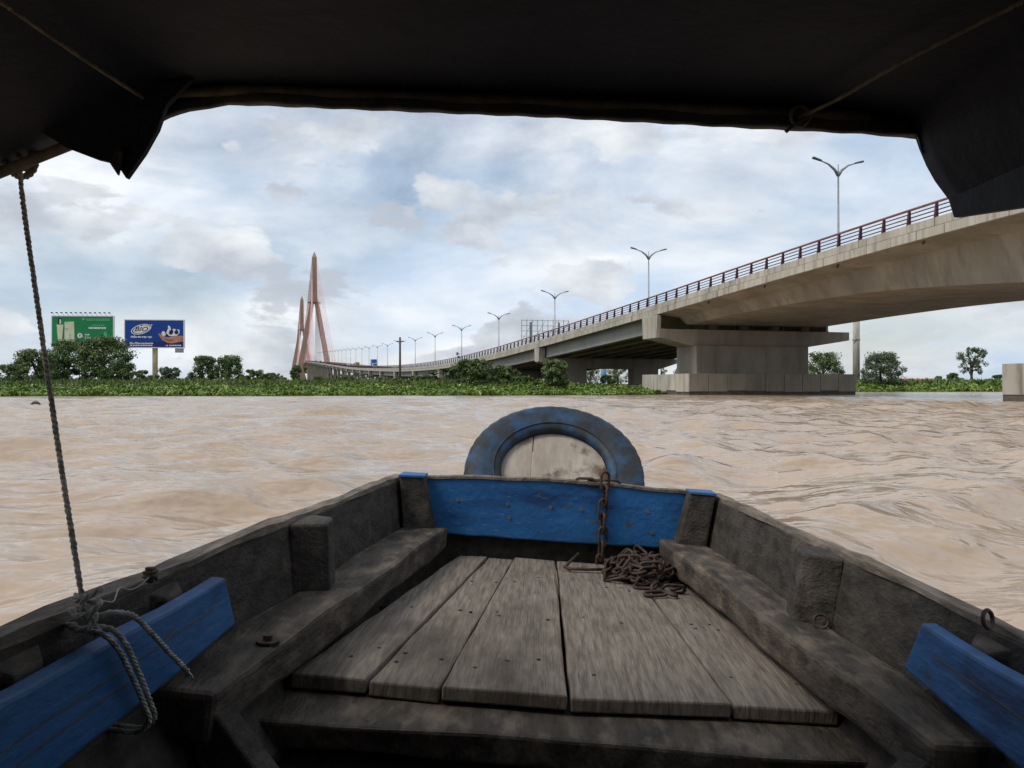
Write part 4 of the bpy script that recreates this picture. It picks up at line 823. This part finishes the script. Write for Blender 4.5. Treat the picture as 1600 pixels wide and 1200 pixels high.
# sagging folded corner on the left
A = [(.972*x, .972*z) for x, z in [(-.60, .470), (-.64, .425), (-.652, .385), (-.672, .345), (-.699, .303), (-.716, .326), (-.75, .332), (-.80, .348), (-.86, .38), (-.80, .44)]]
mb = MB(); mb.loft([[(x, YC-.046, z) for x, z in A], [(x*1.0, YC-.058, z) for x, z in A]]); mb.build('corner_flap', 'tarp', can)
mb = MB(); mb.loft([[(-.689, YC-.060, .297), (-.682, YC-.062, .330), (-.689, YC-.060, .343), (-.704, YC-.060, .317)], [(-.689, YC-.066, .297), (-.682, YC-.068, .330), (-.689, YC-.066, .343), (-.704, YC-.066, .317)]]); mb.build('flap_fold', 'hem', can)
# side curtain hem on the right; unseen curtains added behind to darken the interior
mb = MB(); rows = []
for y in (YC, 1.3, 1.15, .95, .7, .3, -.4, -1.2, -2.8):
    p = prof_at(y)[-2:]; zb_ = .308-.12*(YC-y) if y > .9 else max(-.33, .248-1.2*(.9-y)); rows.append([(p[0][0]-.012, y, p[0][1]+.02), (p[0][0]+.002, y, min(zb_, p[0][1]-.0)), (p[0][0]+.012, y, min(zb_, p[0][1])), (p[0][0]+.006, y, p[0][1]+.02)])
mb.loft(rows); mb.build('side_curtain_light_block', 'tarp', can)  # front hem is a real edge; the drop farther back is added to block light
mb = MB(); rows = []
for y in (.75, .4, 0, -.6, -1.4, -2.8): rows.append([(-.98, y, .31), (-.80, y, -.34), (-.79, y, -.34), (-.97, y, .31)])
mb.loft(rows); mb.build('side_curtain_light_block', 'tarp', can)  # unseen left sheet, added to keep side light out of the boat
mb = MB(); mb.box(-1.3, .8, -2.82, -2.79, -.6, .5); mb.build('added_back_light_block', 'tarp', can)  # unseen sheet added to shut out light from astern
mb = MB(); mb.tube([(-1.35, YC-.03, .09), (-1.12, YC-.03, .198), (-.92, YC-.03, .292), (-.79, YC-.03, .35), (-.70, YC-.03, .403), (-.62, YC-.02, .447), (-.5, YC-.006, .462), (.5, YC-.006, .462)], .009, 9); mb.build('hoop', 'pole', can, True)
for y in (.2, -1.2, -2.6):
    mb = MB(); mb.tube([(-.80, y, -.38), (-.98, y, .0), (-1.06, y, .19), (-.99, y, .255), (-.92, y, .287), (-.79, y, .347), (-.70, y, .400), (-.60, y, .444), (-.3, y, .462), (.05, y, .466), (.35, y, .462), (.56, y, .44), (.66, y, .30), (.74, y, 0), (.76, y, -.38)], .014, 9); mb.build('hoop', 'pole', can, True)
strand_rope('tied_cord', 'thin cord tied under the canopy at upper left', [(-.657, 1.375, .424), (-.659, 1.33, .423), (-.661, 1.2, .420), (-.663, 1.0, .418), (-.665, .5, .415)], .0032, 'rope_dark', pitch=.015)
rr_ = strand_rope('tied_cord', 'thin cord tied under the canopy at upper right with a loop', [(.385, 1.385, .452), (.42, 1.30, .456), (.455, 1.15, .457), (.507, .98, .457), (.62, .6, .455)], .0032, 'rope_dark', pitch=.015)
strand_rope('', '', [Vector((.385, 1.376, .452))+Vector((.014*math.cos(q), 0, .016*math.sin(q))) for q in [k*.4 for k in range(17)]]+[(.374, 1.376, .434), (.364, 1.376, .426)], .0032, 'rope_dark', pitch=.015, parent=rr_, part='loop')
